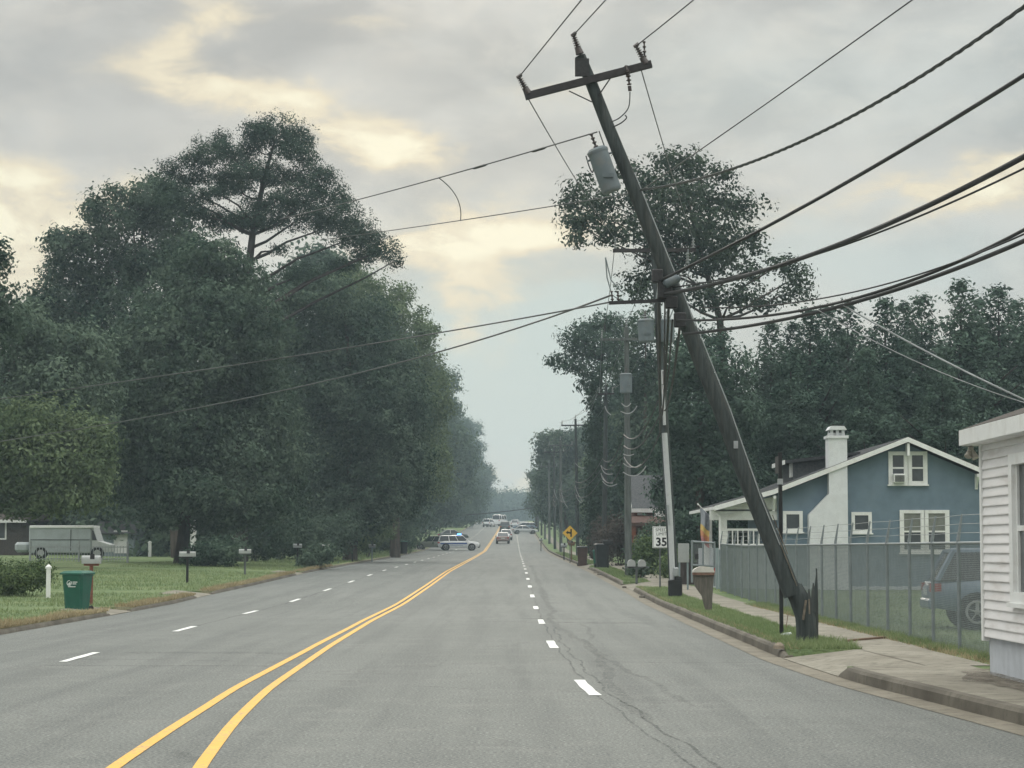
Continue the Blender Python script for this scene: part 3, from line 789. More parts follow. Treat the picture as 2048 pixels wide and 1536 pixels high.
hero_tree('broadleaf_tree', 'open pale tree with airy twig ends, right end of the near wood', 'tree', 790, 190,
    [(700, 560, 50, 34), (745, 590, 40, 34), (800, 590, 30, 28), (790, 640, 44, 40), (835, 640, 22, 26), (850, 675, 24, 28), (820, 700, 50, 40), (865, 655, 10, 12), (850, 740, 36, 40), (880, 752, 18, 16), (870, 800, 40, 50), (680, 600, 50, 40), (830, 860, 60, 80), (860, 940, 50, 60)],
    'leaf_light', .34, 8, 15, trunk=[(790, 900), (800, 620)], tr=.35, limbs=9, spread=2.5)
hero_tree('broadleaf_tree', 'dark tree cut off by the left edge of the photo, its top against yellow sky', 'tree', -40, 104,
    [(-30, 560, 40, 50), (5, 530, 16, 26), (0, 500, 14, 20), (-10, 600, 46, 40), (-40, 650, 60, 60), (20, 640, 34, 34)], 'leaf_oak', .28, 11, 16, trunk=[(-45, 800), (-40, 560)], tr=.3, limbs=4)
hero_tree('broadleaf_tree', 'mid green rounded tree at the left edge, under the dark cut-off top', 'tree', -80, 116,
    [(40, 640, 70, 46), (100, 690, 70, 50), (20, 710, 80, 60), (120, 770, 80, 60), (40, 790, 90, 60), (170, 700, 50, 60), (180, 800, 60, 60), (-20, 830, 80, 70)],
    'leaf_oak', .30, 10, 17, trunk=[(-70, 920), (30, 720)], tr=.22)
hero_tree('broadleaf_tree', 'lighter green bushy tree above the grey van at far left', 'tree', -60, 108,
    [(60, 850, 90, 50), (150, 870, 70, 50), (0, 880, 80, 60), (100, 920, 100, 60), (180, 940, 60, 60), (20, 960, 80, 60), (130, 990, 90, 34), (60, 1010, 70, 24), (200, 880, 40, 40)],
    'leaf_light', .28, 12, 18, trunk=[(-50, 1000), (40, 860)], tr=.2)
for i, (px, d, w, h, lm, lab) in enumerate([
    (425, 118, 3.4, 1.7, 'leaf_oak', 'dark round shrub beside the thick trunk on the left lawn'), (650, 150, 4.5, 3.2, 'leaf_oak', 'big loose shrub at the foot of the broad dark tree'),
    (560, 150, 4, 3.4, 'leaf_oak', 'dark shrub between the mailboxes and the wood'), (735, 176, 4, 3.5, 'leaf_light', 'light shrub under the wood beyond the roadside mailboxes'),
    (640, 122, 1.9, 1.25, 'leaf_oak', 'low spreading shrub hanging towards the left kerb'), (790, 215, 4.5, 4.5, 'leaf_oak', 'shrub behind the dark bins on the left roadside'),
    (510, 140, 5, 3.6, 'leaf_oak', 'dark shrub to the right of the oak trunk')]):
    shrub('shrub', lab, px, d, w, h, lm, 60 + i, size=.2, dens=16)

# row of trees running away on both sides: three of a kind, then copies
protoA = rand_tree('roadside_tree', 'x', 'tree', 25, 15, 'leaf_oak', .5, 5.5, 31)
protoB = rand_tree('roadside_tree', 'x', 'tree', 23, 14, 'leaf_far', .5, 5.5, 32)
protoC = rand_tree('roadside_tree', 'x', 'tree', 21, 13, 'leaf_light', .46, 5.5, 33)
PR = [protoA, protoB, protoC]; used = {}
def plant(k, X, Y, s, label, group, zs=1.0):
    p = PR[k]
    o = p if k not in used else clone(p)
    used[k] = 1
    o.location = (X, Y, ground_z(X, Y) - .1)
    o.rotation_euler = (0, 0, random.uniform(0, 6.28))
    o.scale = (s, s, s * zs)
    o['label'] = label; o['group'] = group
    return o
LG = 'tree in the unbroken green row lining the far left side of the road'
for i, (x, y, s, k) in enumerate([(-19, 212, 1.0, 0), (-18.5, 236, 1.02, 1), (-18, 262, .98, 0), (-19, 290, 1.06, 2), (-18, 322, 1.05, 0), (-18, 360, 1.1, 1), (-17.5, 400, 1.05, 0), (-18, 445, 1.1, 2), (-18, 495, 1.08, 1), (-18, 550, 1.1, 0), (-18, 620, 1.1, 1), (-18, 700, 1.1, 0), (-18, 790, 1.0, 1), (-18, 890, .95, 0)]):
    plant(k, x + 1.5, y, s * 1.12, LG, 'trees of the far left row')
BG = 'tree standing deep in the left wood behind the front trees'
for i, (x, y, s, k) in enumerate([(-34, 168, .8, 1), (-25, 178, .85, 0), (-44, 160, .75, 0), (-31, 196, .9, 2), (-22, 196, .9, 1), (-40, 188, .85, 1), (-50, 190, .85, 0), (-29, 220, .95, 0), (-38, 226, .9, 1), (-16.5, 186, .68, 2)]):
    plant(k, x, y, s, BG, 'trees deep in the left wood')
RG = 'tree in the far right roadside row behind the receding poles'
for i, (x, y, s, k) in enumerate([(13.5, 176, .62, 0), (12.5, 205, .66, 1), (12.5, 240, .70, 0), (12.2, 275, .74, 2), (12, 305, .72, 0), (13, 345, .78, 1), (11.5, 385, .72, 0), (11.5, 430, .7, 1), (11, 480, .66, 2), (11, 540, .62, 0), (11, 610, .6, 1), (11, 700, .6, 0)]):
    plant(k, x, y, s, RG, 'trees of the far right row')
def far_wood():
    rg = random.Random(44); es = []
    for i in range(46):
        x = rg.uniform(-75, 75); y = 1010 + rg.uniform(-20, 60) + abs(x) * .3
        h = 13 + 4 * math.exp(-((x + 1) / 7) ** 2) + rg.uniform(-2, 1)
        es.append(((x, y, 12.2 + h * .55), (rg.uniform(4, 6), 5, h * .5)))
    for i in range(12):
        x = -9 + i * 1.6
        es.append(((x, 1000 + rg.uniform(-6, 6), 12.2 + 4), (2.4, 3, 5)))
    V, T = leaves(es, 1.3, 1.0, 45)
    o = np_mesh('far_wood', V, 4, K['leaf_far'], None, T)
    tag(o, 'hazy bluish wood closing the far end of the road', 'wood', kind='stuff')
    es = []
    for i in range(70):       # undergrowth that closes the view under the left and right woods
        y = 150 + i * 7.5; s = rg.uniform(.8, 1.3)
        es.append(((-27 - rg.uniform(0, 10) - max(0, 40 - (y - 150)) * .5, y, zr(y) + 2.4), (4.5 * s, 5 * s, 3.4 * s)))
        if y > 170: es.append(((15 + rg.uniform(0, 6), y, zr(y) + 2.2), (3.5 * s, 5 * s, 3.2 * s)))
    for i in range(26):
        es.append(((-62 + i * 1.6, 158 + rg.uniform(-6, 6), 1.2 + 2.2), (3, 3, 3.2)))
        es.append(((10 + i * 2.2, 142 + rg.uniform(-3, 3), .8 + 2.4), (3, 3, 3.4)))
    V, T = leaves(es, .5, 3.6, 46)
    o = np_mesh('undergrowth', V, 4, K['leaf_oak'], None, T)
    tag(o, 'dark tangled undergrowth filling the foot of the woods', 'undergrowth', kind='stuff')
far_wood()

# ---- right-hand trees
hero_tree('broadleaf_tree', 'tall spreading broadleaf tree with gaps of sky, behind the top of the broken pole', 'tree', 1450, 122,
    [(1345, 330, 44, 26), (1390, 335, 40, 30), (1310, 360, 50, 30), (1440, 345, 30, 22), (1255, 355, 30, 20), (1160, 370, 32, 26), (1145, 400, 26, 22), (1200, 400, 40, 26), (1180, 440, 50, 24), (1150, 450, 32, 20), (1150, 488, 26, 14), (1220, 470, 40, 26), (1270, 410, 46, 34), (1350, 400, 66, 36), (1430, 395, 56, 34), (1480, 420, 36, 30), (1300, 465, 60, 34), (1390, 460, 70, 36), (1460, 470, 56, 34), (1510, 480, 22, 34), (1330, 525, 60, 26), (1280, 560, 40, 24), (1290, 600, 36, 16), (1420, 530, 60, 26), (1500, 545, 34, 16), (1560, 540, 36, 20), (1610, 548, 30, 24), (1590, 590, 36, 16), (1470, 600, 50, 22), (1540, 600, 30, 16), (1400, 600, 40, 24), (1320, 420, 40, 30), (1370, 490, 50, 26), (1440, 500, 40, 24), (1310, 500, 36, 24)],
    'leaf_dark', .30, 6.5, 21, trunk=[(1455, 900), (1440, 640), (1400, 500), (1370, 370)], tr=.32, limbs=22, depth=.8, spread=2.6, inner=False, lump=.34, k=12, shell=.25)
hero_tree('evergreen_tree', 'dense dark evergreen in front of the spreading tree, left of the blue house', 'tree', 1400, 106,
    [(1400, 690, 70, 44), (1370, 740, 60, 50), (1440, 750, 70, 50), (1350, 820, 50, 60), (1410, 830, 90, 60), (1470, 830, 50, 60), (1360, 910, 56, 60), (1430, 920, 80, 60), (1390, 990, 80, 50), (1470, 980, 50, 50), (1340, 990, 40, 50), (1400, 1050, 70, 34), (1350, 1060, 40, 30)],
    'leaf_cedar', .26, 14, 22, trunk=[(1400, 900), (1400, 700)], tr=.25, depth=.8)
hero_tree('ivy_pine', 'pine leaning over the road with its trunk wrapped in dark ivy, behind the far poles', 'pine', 1193, 168,
    [(1215, 640, 34, 18), (1180, 655, 34, 20), (1235, 660, 30, 22), (1150, 680, 34, 18), (1210, 690, 50, 26), (1165, 705, 40, 18), (1115, 722, 24, 12), (1140, 735, 24, 12), (1185, 740, 34, 16), (1240, 720, 36, 30), (1170, 768, 20, 12)],
    'leaf_pine', .36, 11, 23, 'barkdark', trunk=[(1195, 950), (1198, 800), (1205, 700), (1210, 650)], tr=.35, limbs=9, depth=1.1, k=5, aspect=.4)
def ivy():
    o = G(1192, 166); t = thing('ivy', 'thick dark ivy climbing the trunk of the leaning pine', 'ivy', o)
    es = px_ells([(1186 + (i % 3) * 6, 1085 - i * 24, 20 - i * .6, 22, 0.0) for i in range(14)], 166, o)
    V, T = leaves(es, .26, 16, 24)
    np_mesh('foliage', V, 4, K['leaf_ivy'], t, T)
ivy()
for i, (px, d, lst, lm, lab) in enumerate([
    (1290, 150, [(1290, 660, 40, 34), (1270, 740, 44, 50), (1310, 760, 44, 60), (1280, 850, 50, 60), (1320, 880, 40, 60), (1270, 940, 40, 60), (1310, 960, 40, 50)], 'leaf_oak', 'dark tree filling the gap behind the pole with the transformers'),
    (1240, 190, [(1240, 800, 36, 50), (1225, 890, 34, 60), (1260, 900, 36, 60), (1230, 980, 40, 50), (1250, 1040, 40, 40)], 'leaf_cedar', 'narrow dark tree beyond the leaning pine'),
    (1140, 310, [(1130, 885, 30, 22), (1155, 900, 26, 24), (1095, 885, 22, 20), (1090, 920, 20, 26), (1125, 940, 40, 34), (1160, 970, 30, 50), (1110, 1000, 40, 44), (1085, 960, 16, 20)], 'leaf_oak', 'round topped tree behind the crossarms of the far poles'),
    (1075, 470, [(1068, 950, 12, 12), (1078, 975, 18, 20), (1070, 1005, 18, 20), (1090, 1020, 18, 24)], 'leaf_far', 'small looking far tree at the right end of the visible road')]):
    hero_tree('broadleaf_tree', lab, 'tree', px, d, lst, lm, .36 if d < 250 else .6, 9 if d < 250 else 5, 80 + i, tr=.25, spread=1.5)
cedar = rand_tree('cedar_tree', 'x', 'cedar', 15, 7.6, 'leaf_cedar', .19, 17, 41, 'cone', bark='barkdark')
for i, (px, top, d, lab) in enumerate([
    (1545, 640, 118, 'cedar at the left end of the dark cedar row behind the blue house'), (1625, 612, 112, 'cedar rising behind the white chimney'),
    (1700, 598, 116, 'cedar between the chimney and the roof peak of the blue house'), (1775, 592, 112, 'cedar directly behind the roof peak of the blue house'),
    (1850, 585, 116, 'cedar right of the roof peak, below the cables'), (1930, 556, 112, 'tallest pointed cedar of the row, with a spiky tip'),
    (2005, 568, 117, 'pointed cedar above the white sided building'), (2075, 590, 112, 'cedar at the right edge of the photo'),
    (1660, 606, 126, 'cedar in the second rank, peeping between the chimney and the roof peak'), (1815, 600, 126, 'cedar in the second rank, right of the roof peak'), (1965, 590, 126, 'cedar in the second rank near the tallest pointed one'), (1590, 640, 128, 'cedar in the second rank, left of the chimney'), (2040, 596, 128, 'cedar in the second rank at the right edge'),
    (1585, 700, 108, 'lower cedar in front of the row, left of the chimney'), (1740, 690, 105, 'lower cedar in front of the row, above the roof slope'), (1890, 690, 105, 'lower cedar in front of the row, above the right eave')]):
    o = cedar if i == 0 else clone(cedar)
    g = G(px, d); h = P(px, top, d).z - g.z
    o.location = g; o.rotation_euler = (0, 0, i * 1.7); s = h / 15.3; o.scale = (s * 1.3, s * 1.3, s)
    o['label'] = lab; o['group'] = 'cedars behind the blue house'
for i, (px, d, w, h, lm, lab) in enumerate([
    (1302, 104, 2.2, 2.0, 'leaf_hedge', 'green shrub behind the speed limit sign'), (1278, 96, .9, .7, 'leaf_oak', 'small bush by the white-topped mailboxes'), (1240, 128, 2.4, 2.6, 'leaf_red', 'reddish brown shrub beside the brick house'),
    (1218, 150, 2.6, 3.0, 'leaf_red', 'dull reddish shrub behind the dark bin'), (1345, 96, 1.6, 1.3, 'leaf_hedge', 'light shrub at the foot of the riser pole'), (1290, 118, 2.0, 2.4, 'leaf_oak', 'dark shrub against the brick porch')]):
    shrub('shrub', lab, px, d, w, h, lm, 90 + i, size=.15, dens=22)

def hedge():
    a = P(-40, 1150, 71); a.z = ground_z(a.x, 71)
    t = thing('hedge', 'clipped green hedge at the left edge with pale new leaves on top', 'hedge', a)
    rg = random.Random(5)
    es = [((-.6 + i * .27 + rg.uniform(-.1, .1), rg.uniform(-.5, .5), rg.uniform(.25, .85)), (.36, .42, .34)) for i in range(10) for _ in range(6)]
    V, T = leaves(es, .09, 60, 47, k=5)
    np_mesh('foliage', V, 4, K['leaf_hedge'], t, T)
hedge()

def grass():
    rg = np.random.default_rng(8)
    def blades(xs, ys, zs, h, w):
        n = len(xs); a = rg.uniform(0, 6.28, n); cl = .55 + .9 * (.5 + .5 * np.sin(xs * 3.1 + 1.7 * np.sin(ys * 1.3)) * np.sin(ys * 2.3 + 2.1 * np.sin(xs * 1.9))) ** 1.5; hh = h * rg.uniform(.5, 1.3, n) * cl; le = rg.normal(0, .45, (n, 2)) * hh[:, None]
        V = np.empty((n, 3, 3))
        V[:, 0] = np.stack([xs - np.cos(a) * w, ys - np.sin(a) * w, zs - .01], 1); V[:, 1] = np.stack([xs + np.cos(a) * w, ys + np.sin(a) * w, zs - .01], 1)
        V[:, 2] = np.stack([xs + le[:, 0], ys + le[:, 1], zs + hh], 1)
        return V.reshape(-1, 3)
    def field(n, yr, xf, h, w, pw=1.0, keep=None):
        ys = yr[0] + (yr[1] - yr[0]) * rg.random(n) ** pw
        t = rg.random(n); xs = np.array([xf(y, q) for y, q in zip(ys, t)])
        if keep is not None:
            m = np.array([keep(x, y) for x, y in zip(xs, ys)]); xs, ys = xs[m], ys[m]
        zs = np.array([ground_z(x, y) for x, y in zip(xs, ys)])
        return blades(xs, ys, zs, h, w)
    notd = lambda x, y: not ind(y, DRIVES)
    notl = lambda x, y: not ind(y, LDRIVES)
    g = [field(26000, (34.4, 82), lambda y, q: RK(y) + .10 + q * 1.10, .07, .008, 1.3, notd), field(9000, (90, 126), lambda y, q: RK(y) + .14 + q * 1.0, .07, .014, 1, notd),
         field(16000, (27.9, 62), lambda y, q: 6.2 + .55 * q + (.0 if y > 34 else .1), .09, .009, 1.3), field(22000, (32, 80), lambda y, q: 6.8 + q * 7, .06, .012),
         field(1600, (34.35, 37.6), lambda y, q: RK(y) + .2 + q * .95, .12, .008), field(34000, (43, 130), lambda y, q: LK(y) - .6 - q * 9, .09, .015, 1.1, notl), field(8000, (138, 220), lambda y, q: RK(y) + .15 + q, .1, .03),
         field(9000, (130, 250), lambda y, q: LK(y) - .4 - q * 5, .12, .03, 1, notl)]
    V = np.concatenate(g)
    tag(np_mesh('grass', V, 3, K['grass'], None, rg.random(len(V) // 3)), 'short mown grass on the verges and lawns', 'grass', kind='stuff')
    V = np.concatenate([field(17000, (42, 130), lambda y, q: LK(y) - .06 - q * q * .5, .11, .012, 1.2, notl), field(3000, (34.4, 82), lambda y, q: RK(y) + .13 + q * .2, .06, .008, 1.2, notd), field(3500, (28, 60), lambda y, q: 6.15 + .3 * q, .07, .008, 1.2)])
    tag(np_mesh('dry_grass', V, 3, K['grassdry'], None, rg.random(len(V) // 3)), 'tan dried grass along the kerb edges', 'grass', kind='stuff')
grass()
#PART2

# ------------------------------------------------------------------ utility poles
K['galv2'] = mat('dull_galvanised', (.22, .25, .26), .6, .1, 5, metal=.2)
def insulator(b, a, c, r=.05, n=5):
    """ribbed post insulator from a to c"""
    a, c = Vector(a), Vector(c); pts = []; rad = []
    for i in range(n):
        for q, rr in ((0, .45), (.35, .5), (.5, 1.0), (.7, .9), (.75, .5)):
            pts.append(a.lerp(c, (i + q) / n)); rad.append(r * rr * (1.0 - .25 * i / n))
    b.tube(pts, rad, 10)

def transformer(parent, a, c, r, name='transformer'):
    """grey can from top a to bottom c with lid, lugs and bushing on top"""
    a, c = Vector(a), Vector(c); b = MB()
    u = (a - c).normalized()
    b.tube([c, c + u * .03, c + u * .031, a - u * .05, a - u * .05, a - u * .01, a + u * .03], [r * .92, r * .98, r, r, r * 1.06, r * 1.06, r * .8], 20)
    s = u.cross(Vector((0, 1, 0))).normalized()
    for k in (-1, 1): b.tube([a - u * .12 + s * k * r, a - u * .12 + s * k * (r + .05)], .018, 6)
    for k in (-.25, .1, .45):
        q = c + u * (.35 * (a - c).length) + Vector((k * r, -r * .98, 0)); b.box((q.x - .03, q.y - .03, q.z - .03), (q.x + .03, q.y + .01, q.z + .03))
    t = b.build(name, K['trafo'], parent, smooth=40)
    b = MB(); insulator(b, a + u * .02, a + u * .30, .045, 4)
    b.build('bushing', K['porc'], t, smooth=60)
    return t

K['torn'] = mat('torn_wood', (.17, .145, .115), .9, .3, 12, bump=.5)
def broken_pole():
    d = 36.7
    o = G(1612, d)
    t = thing('utility_pole', 'broken wooden utility pole leaning left over the road, snapped and splintered at its base', 'utility pole', o)
    L = lambda x, y, dy=0.0: P(x, y, d + dy) - o
    ax = [(1586, 1190), (1572, 1155), (1549, 1096), (1500, 975), (1444, 825), (1395, 705), (1357, 605), (1301, 462), (1258, 355), (1215, 250), (1182, 165), (1160, 112)]
    b = MB(); n = len(ax)
    pts = [L(x, y) for x, y in ax]
    b.tube(pts, [.155 - .063 * i / (n - 1) for i in range(n)], 16)
    shaft = b.build('shaft', K['pole'], t, smooth=60)
    # long strip torn from the grain, paler inside
    b = MB()
    for (x0, y0, x1, y1, w) in ((1594, 1172, 1560, 1085, .022), (1575, 1108, 1545, 1030, .016)):
        b.bar(L(x0, y0, -.13), L(x1, y1, -.125), w, .012)
    b.build('torn_grain', K['torn'], shaft)
    b = MB(); q = L(1470, 888, -.155); b.box((q.x - .02, q.y, q.z - .07), (q.x + .05, q.y + .02, q.z + .05)); b.build('pole_tag', K['galv'], shaft)
    b = MB(); b.bar(L(1606, 1240, -.16), L(1612, 1200, -.165), .035, .02); b.bar(L(1619, 1228, -.15), L(1618, 1198, -.12), .022, .02); b.build('pale_split', K['torn'], shaft)
    # shattered butt: stump with jagged upright splinters, flowing into the leaning shaft
    b = MB(); rnd = random.Random(4)
    seg = 22; rings = []
    for (x, y, r, jag) in ((1613, 1290, .170, 0), (1613, 1262, .165, 0), (1611, 1235, .165, .01), (1603, 1208, .170, .02), (1594, 1188, .165, .03), (1584, 1168, .15, .02)):
        c = L(x, y); rings.append([c + Vector((math.cos(a) * r * (1 + rnd.uniform(-jag, jag) * 3), math.sin(a) * r * .9, rnd.uniform(-jag, jag))) for a in [2 * math.pi * k / seg for k in range(seg)]])
    b.loft(rings)
    st = b.build('splintered_butt', K['pole'], t, smooth=50)
    for (x0, x1, yb, yt, xt, w, dy) in ((1624, 1637, 1278, 1150, 1633, .05, .02), (1621, 1631, 1225, 1166, 1627, .04, -.05), (1613, 1624, 1230, 1178, 1618, .05, -.08), (1600, 1614, 1236, 1195, 1606, .05, -.09), (1632, 1637, 1250, 1137, 1633, .03, .05)):
        b = MB()
        lo = [L(x0, yb, dy - w), L(x1, yb, dy - w), L(x1, yb, dy + w), L(x0, yb, dy + w)]
        m = .45; xm0 = x0 + (xt - x0) * m * .6; xm1 = x1 + (xt - x1) * m * .6; ym = yb + (yt - yb) * .62
        mi = [L(xm0, ym, dy - w * .7), L(xm1, ym + 4, dy - w * .7), L(xm1, ym, dy + w * .7), L(xm0, ym - 3, dy + w * .7)]
        hi = [L(xt - 1.6, yt + 3, dy - .01), L(xt + 1.2, yt, dy - .01), L(xt + 1.2, yt + 2, dy + .01), L(xt - 1.6, yt, dy + .01)]
        b.loft([lo, mi, hi])
        b.build('splinter', K['pole'], st)
    # small slivers hanging on the left of the break
    b = MB(); b.bar(L(1576, 1230, -.1), L(1572, 1255, -.12), .01); b.build('splinter', K['wood'], st)
    # top crossarm
    b = MB(); b.bar(L(1050, 193, -.13), L(1303, 128, -.13), .10, .115); b.build('crossarm', K['arm'], t)
    for q in ((1138, 182, 1184, 204), (1221, 156, 1196, 193)):
        b = MB(); b.bar(L(q[0], q[1], -.16), L(q[2], q[3], -.10), .035, .012); b.build('brace', K['hard'], t)
    for (x0, y0, x1, y1) in ((1057, 188, 1038, 154), (1160, 108, 1147, 70), (1292, 128, 1272, 92)):
        b = MB()
        insulator(b, L(x0 + (x1 - x0) * .3, y0 + (y1 - y0) * .3, -.13), L(x1, y1, -.13), .062, 6)
        b.tube([L(x0, y0, -.13), L(x0 + (x1 - x0) * .36, y0 + (y1 - y0) * .36, -.13)], [.07, .05], 8)
        b.tube([L(x1 - 4, y1 + 2, -.13), L(x1 + 5, y1 - 5, -.13)], .03, 6)
        b.build('insulator', K['porc'], t, smooth=60)
    b = MB(); insulator(b, L(1290, 128, -.13), L(1288, 80, -.10), .035, 5); b.build('insulator', K['porc'], t, smooth=60)
    b = MB(); insulator(b, L(1255, 140, -.2), L(1259, 172, -.2), .05, 4); b.bar(L(1252, 132, -.15), L(1256, 150, -.2), .05); b.tube([L(1259, 172, -.2), L(1260, 182, -.2)], .03, 8)
    b.build('fuse_cutout', K['porc'], t, smooth=60)
    b = MB(); b.box(tuple(L(1150, 152, -.14)), tuple(L(1178, 118, -.09))); b.build('mounting_plate', K['hard'], t)
    # jumper loops
    def jump(p, r=.011, m='wire'):
        b = MB(); q = [L(*a) for a in p]; pts = []
        for i in range(len(q) - 1):
            for s in range(5):
                a, c = q[i], q[i + 1]; pr = q[max(0, i - 1)]; nx = q[min(len(q) - 1, i + 2)]; u = s / 5
                pts.append(.5 * ((2 * a) + (c - pr) * u + (2 * pr - 5 * a + 4 * c - nx) * u * u + (3 * a - pr - 3 * c + nx) * u ** 3))
        b.tube(pts + [q[-1]], r, 6); b.build('jumper', K[m], t, smooth=60)
    jump([(1260, 184, -.2), (1257, 215, -.2), (1240, 235, -.18), (1222, 244, -.1)])
    jump([(1226, 254, -.1), (1242, 246, -.25), (1253, 236, -.3), (1250, 230, -.3)])
    jump([(1198, 262, -.2), (1206, 285, -.15), (1212, 300, -.1)])
    jump([(1172, 312, -.2), (1178, 332, -.22), (1185, 345, -.2), (1188, 330, -.2)])
    transformer(t, L(1194, 300, -.22), L(1224, 383, -.22), .165)
    # lower standoff arm with two pegs, clamps and splice boxes where the cables meet
    b = MB(); b.bar(L(1218, 606, -.1), L(1352, 600, -.1), .055); b.build('standoff_arm', K['hard'], t)
    for x in (1225, 1237):
        b = MB(); insulator(b, L(x, 603, -.1), L(x - 2, 580, -.1), .03, 3); b.build('insulator', K['porc'], t, smooth=60)
    for (x, y, w, h, m) in ((1315, 552, .09, .11, 'hard'), (1330, 578, .12, .16, 'hard'), (1343, 605, .10, .10, 'hard'), (1360, 640, .10, .12, 'hard')):
        q = L(x, y, -.17); b = MB(); b.box((q.x - w, q.y - .06, q.z - h), (q.x + w, q.y + .06, q.z + h), bev=.02); b.build('cable_clamp', K[m], t)
    b = MB(); b.tube([L(1330, 568, -.25), L(1356, 556, -.25)], [.075, .075], 10); b.tube([L(1327, 569, -.25), L(1360, 555, -.25)], .05, 8); b.build('splice_case', K['trafo'], t, smooth=50)
    # earth wire stapled down the right side
    b = MB(); b.tube([L(1258 + 11, 345, -.1), L(1357 + 15, 600, -.12), L(1444 + 17, 820, -.13), L(1520, 990, -.13), L(1560, 1090, -.14)], .009, 5); b.build('earth_wire', K['galv'], t)
broken_pole()

K['insgrey'] = mat('grey_polymer', (.26, .28, .28), .5, .12, 8)
def std_pole(px, py_top, d, label, arm=2.3, arm2=None, lean=0.0, bx=None, r=.15, trafo=0, grey=False, group=None, posts=True, low=False, z_arm=None):
    o = G(bx if bx is not None else px, d)
    t = thing('utility_pole', label, 'utility pole', o, 0, group)
    top = P(px, py_top, d) - o
    b = MB(); b.tube([(0, 0, -.3), top * .35, top * .7, top], [r * 1.05, r * .95, r * .8, r * .62], 10 if d < 150 else 7)
    b.build('shaft', K['polegrey' if grey else 'pole'], t, smooth=60)
    za = top.z - (.55 if z_arm is None else z_arm); f = za / top.z; c = top * f
    ends = []
    if arm:
        b = MB(); b.bar(c + Vector((-arm / 2, -.16, 0)), c + Vector((arm / 2, -.16, .03)), .09, .11); b.build('crossarm', K['arm' if not grey else 'polegrey'], t)
        for s in (-1, 0, 1):
            p = c + Vector((s * (arm / 2 - .08), -.16, .05)) if s else top
            b = MB(); insulator(b, p, p + Vector((0, 0, .38)), .06, 4); b.build('insulator', K['insgrey'], t, smooth=60)
            ends.append(o + p + Vector((0, 0, .32)))
        for s in (-1, 1):
            b = MB(); b.bar(c + Vector((s * arm * .28, -.18, -.04)), c + Vector((s * .08, -.1, -.6)), .03, .012); b.build('brace', K['hard'], t)
    for k in range(trafo):
        a = [(-.42, -.1), (.42, -.1), (0, -.45)][k] if trafo > 1 else (-.02, -.42)
        z0 = c.z - 1.15
        transformer(t, (c.x * .92 + a[0], a[1], z0), (c.x * .9 + a[0], a[1], z0 - .85), .24)
    return t, o, top, ends

# second pole: leans left, carries the transformer bank and the grey riser pipe
t2, o2, top2, e2 = std_pole(1306, 468, 71, 'leaning pole with transformer bank and grey riser pipe, next beyond the broken pole', 2.6, bx=1350, r=.15, trafo=0)
L2 = lambda x, y, dy=0.0: P(x, y, 71 + dy) - o2
transformer(t2, L2(1291, 640, -.25), L2(1293, 684, -.25), .25); transformer(t2, L2(1335, 640, -.1), L2(1335, 684, -.1), .22)
b = MB(); b.tube([L2(1346, 1175, -.28), L2(1341, 1050, -.27), L2(1329, 866, -.24)], .085, 12); b.build('riser_pipe', K['conduit'], t2, smooth=60)
b = MB(); b.tube([L2(1329, 850, -.24), L2(1325, 740, -.22)], .05, 10); b.build('riser_pipe', K['conduit'], t2, smooth=60)
b = MB(); b.tube([L2(1335, 1010, -.36), L2(1338, 1050, -.36)], .03, 8); b.build('riser_pipe', K['galv'], t2, smooth=60)
for pp in ([(1376, 498), (1378, 545), (1366, 570), (1352, 585)], [(1211, 515), (1214, 555), (1224, 590), (1240, 600)], [(1211, 515), (1222, 560), (1245, 585)], [(1318, 560), (1312, 600), (1300, 625), (1293, 640)], [(1350, 600), (1346, 620), (1338, 640)]):
    b = MB(); b.tube([L2(x, y, -.2) for x, y in pp], .022, 6); b.build('jumper', K['galv2'], t2, smooth=60)
for x in (1375, 1290, 1335):
    b = MB(); insulator(b, L2(x, 505 if x > 1370 else 641, -.22), L2(x, 528 if x > 1370 else 622, -.22), .08, 4); b.build('lightning_arrester' if x > 1370 else 'bushing', K['insgrey'], t2, smooth=60)
b = MB(); q = L2(1349, 1196); b.box((q.x - .21, -.5, -.05), (q.x + .21, -.1, .52), bev=.03); b.box((q.x - .02, -.5, .5), (q.x + .2, -.15, .62), bev=.02); b.build('base_cover', K['black'], t2)
b = MB(); b.box((q.x - .05, -.52, .62), (q.x + .1, -.3, .9), bev=.03); b.build('meter_box', K['galv'], t2)

t3, o3, top3, e3 = std_pole(1253, 655, 100, 'grey pole with crossarm and one hanging transformer, beyond the speed limit sign', 2.35, bx=1257, grey=True, trafo=0, r=.16)
L3 = lambda x, y, dy=0.0: P(x, y, 100 + dy) - o3
transformer(t3, L3(1252, 748, -.45), L3(1252, 786, -.45), .27)
t4, o4, top4, e4 = std_pole(1212, 770, 134, 'short-armed dark pole behind the black roadside bin', .95, bx=1208, r=.16)
far = []
for i, (px, py, bx, d, arm, lab) in enumerate([(1151, 838, 1156, 190, 2.4, 'pole with a clear crossarm against the sky above the far right trees'), (1121, 880, 1122, 224, 2.4, 'pole with its crossarm just below and left of the sky-lined one'),
        (1108, 895, 1110, 262, 2.3, 'far pole next left of the two crossarms'), (1098, 925, 1099, 300, 2.2, 'small distant pole in the receding right row'), (1090, 945, 1090, 340, 2.2, 'small distant pole in the receding right row'),
        (1083, 960, 1083, 385, 2.2, 'small distant pole in the receding right row'), (1077, 975, 1077, 435, 2.2, 'small distant pole in the receding right row'), (1071, 988, 1071, 495, 2.2, 'small distant pole in the receding right row')]):
    far.append(std_pole(px, py, d, lab, arm, bx=bx, r=.16, grey=i in (1, 3, 4, 6), group='small distant poles of the receding right row' if i > 2 else None))

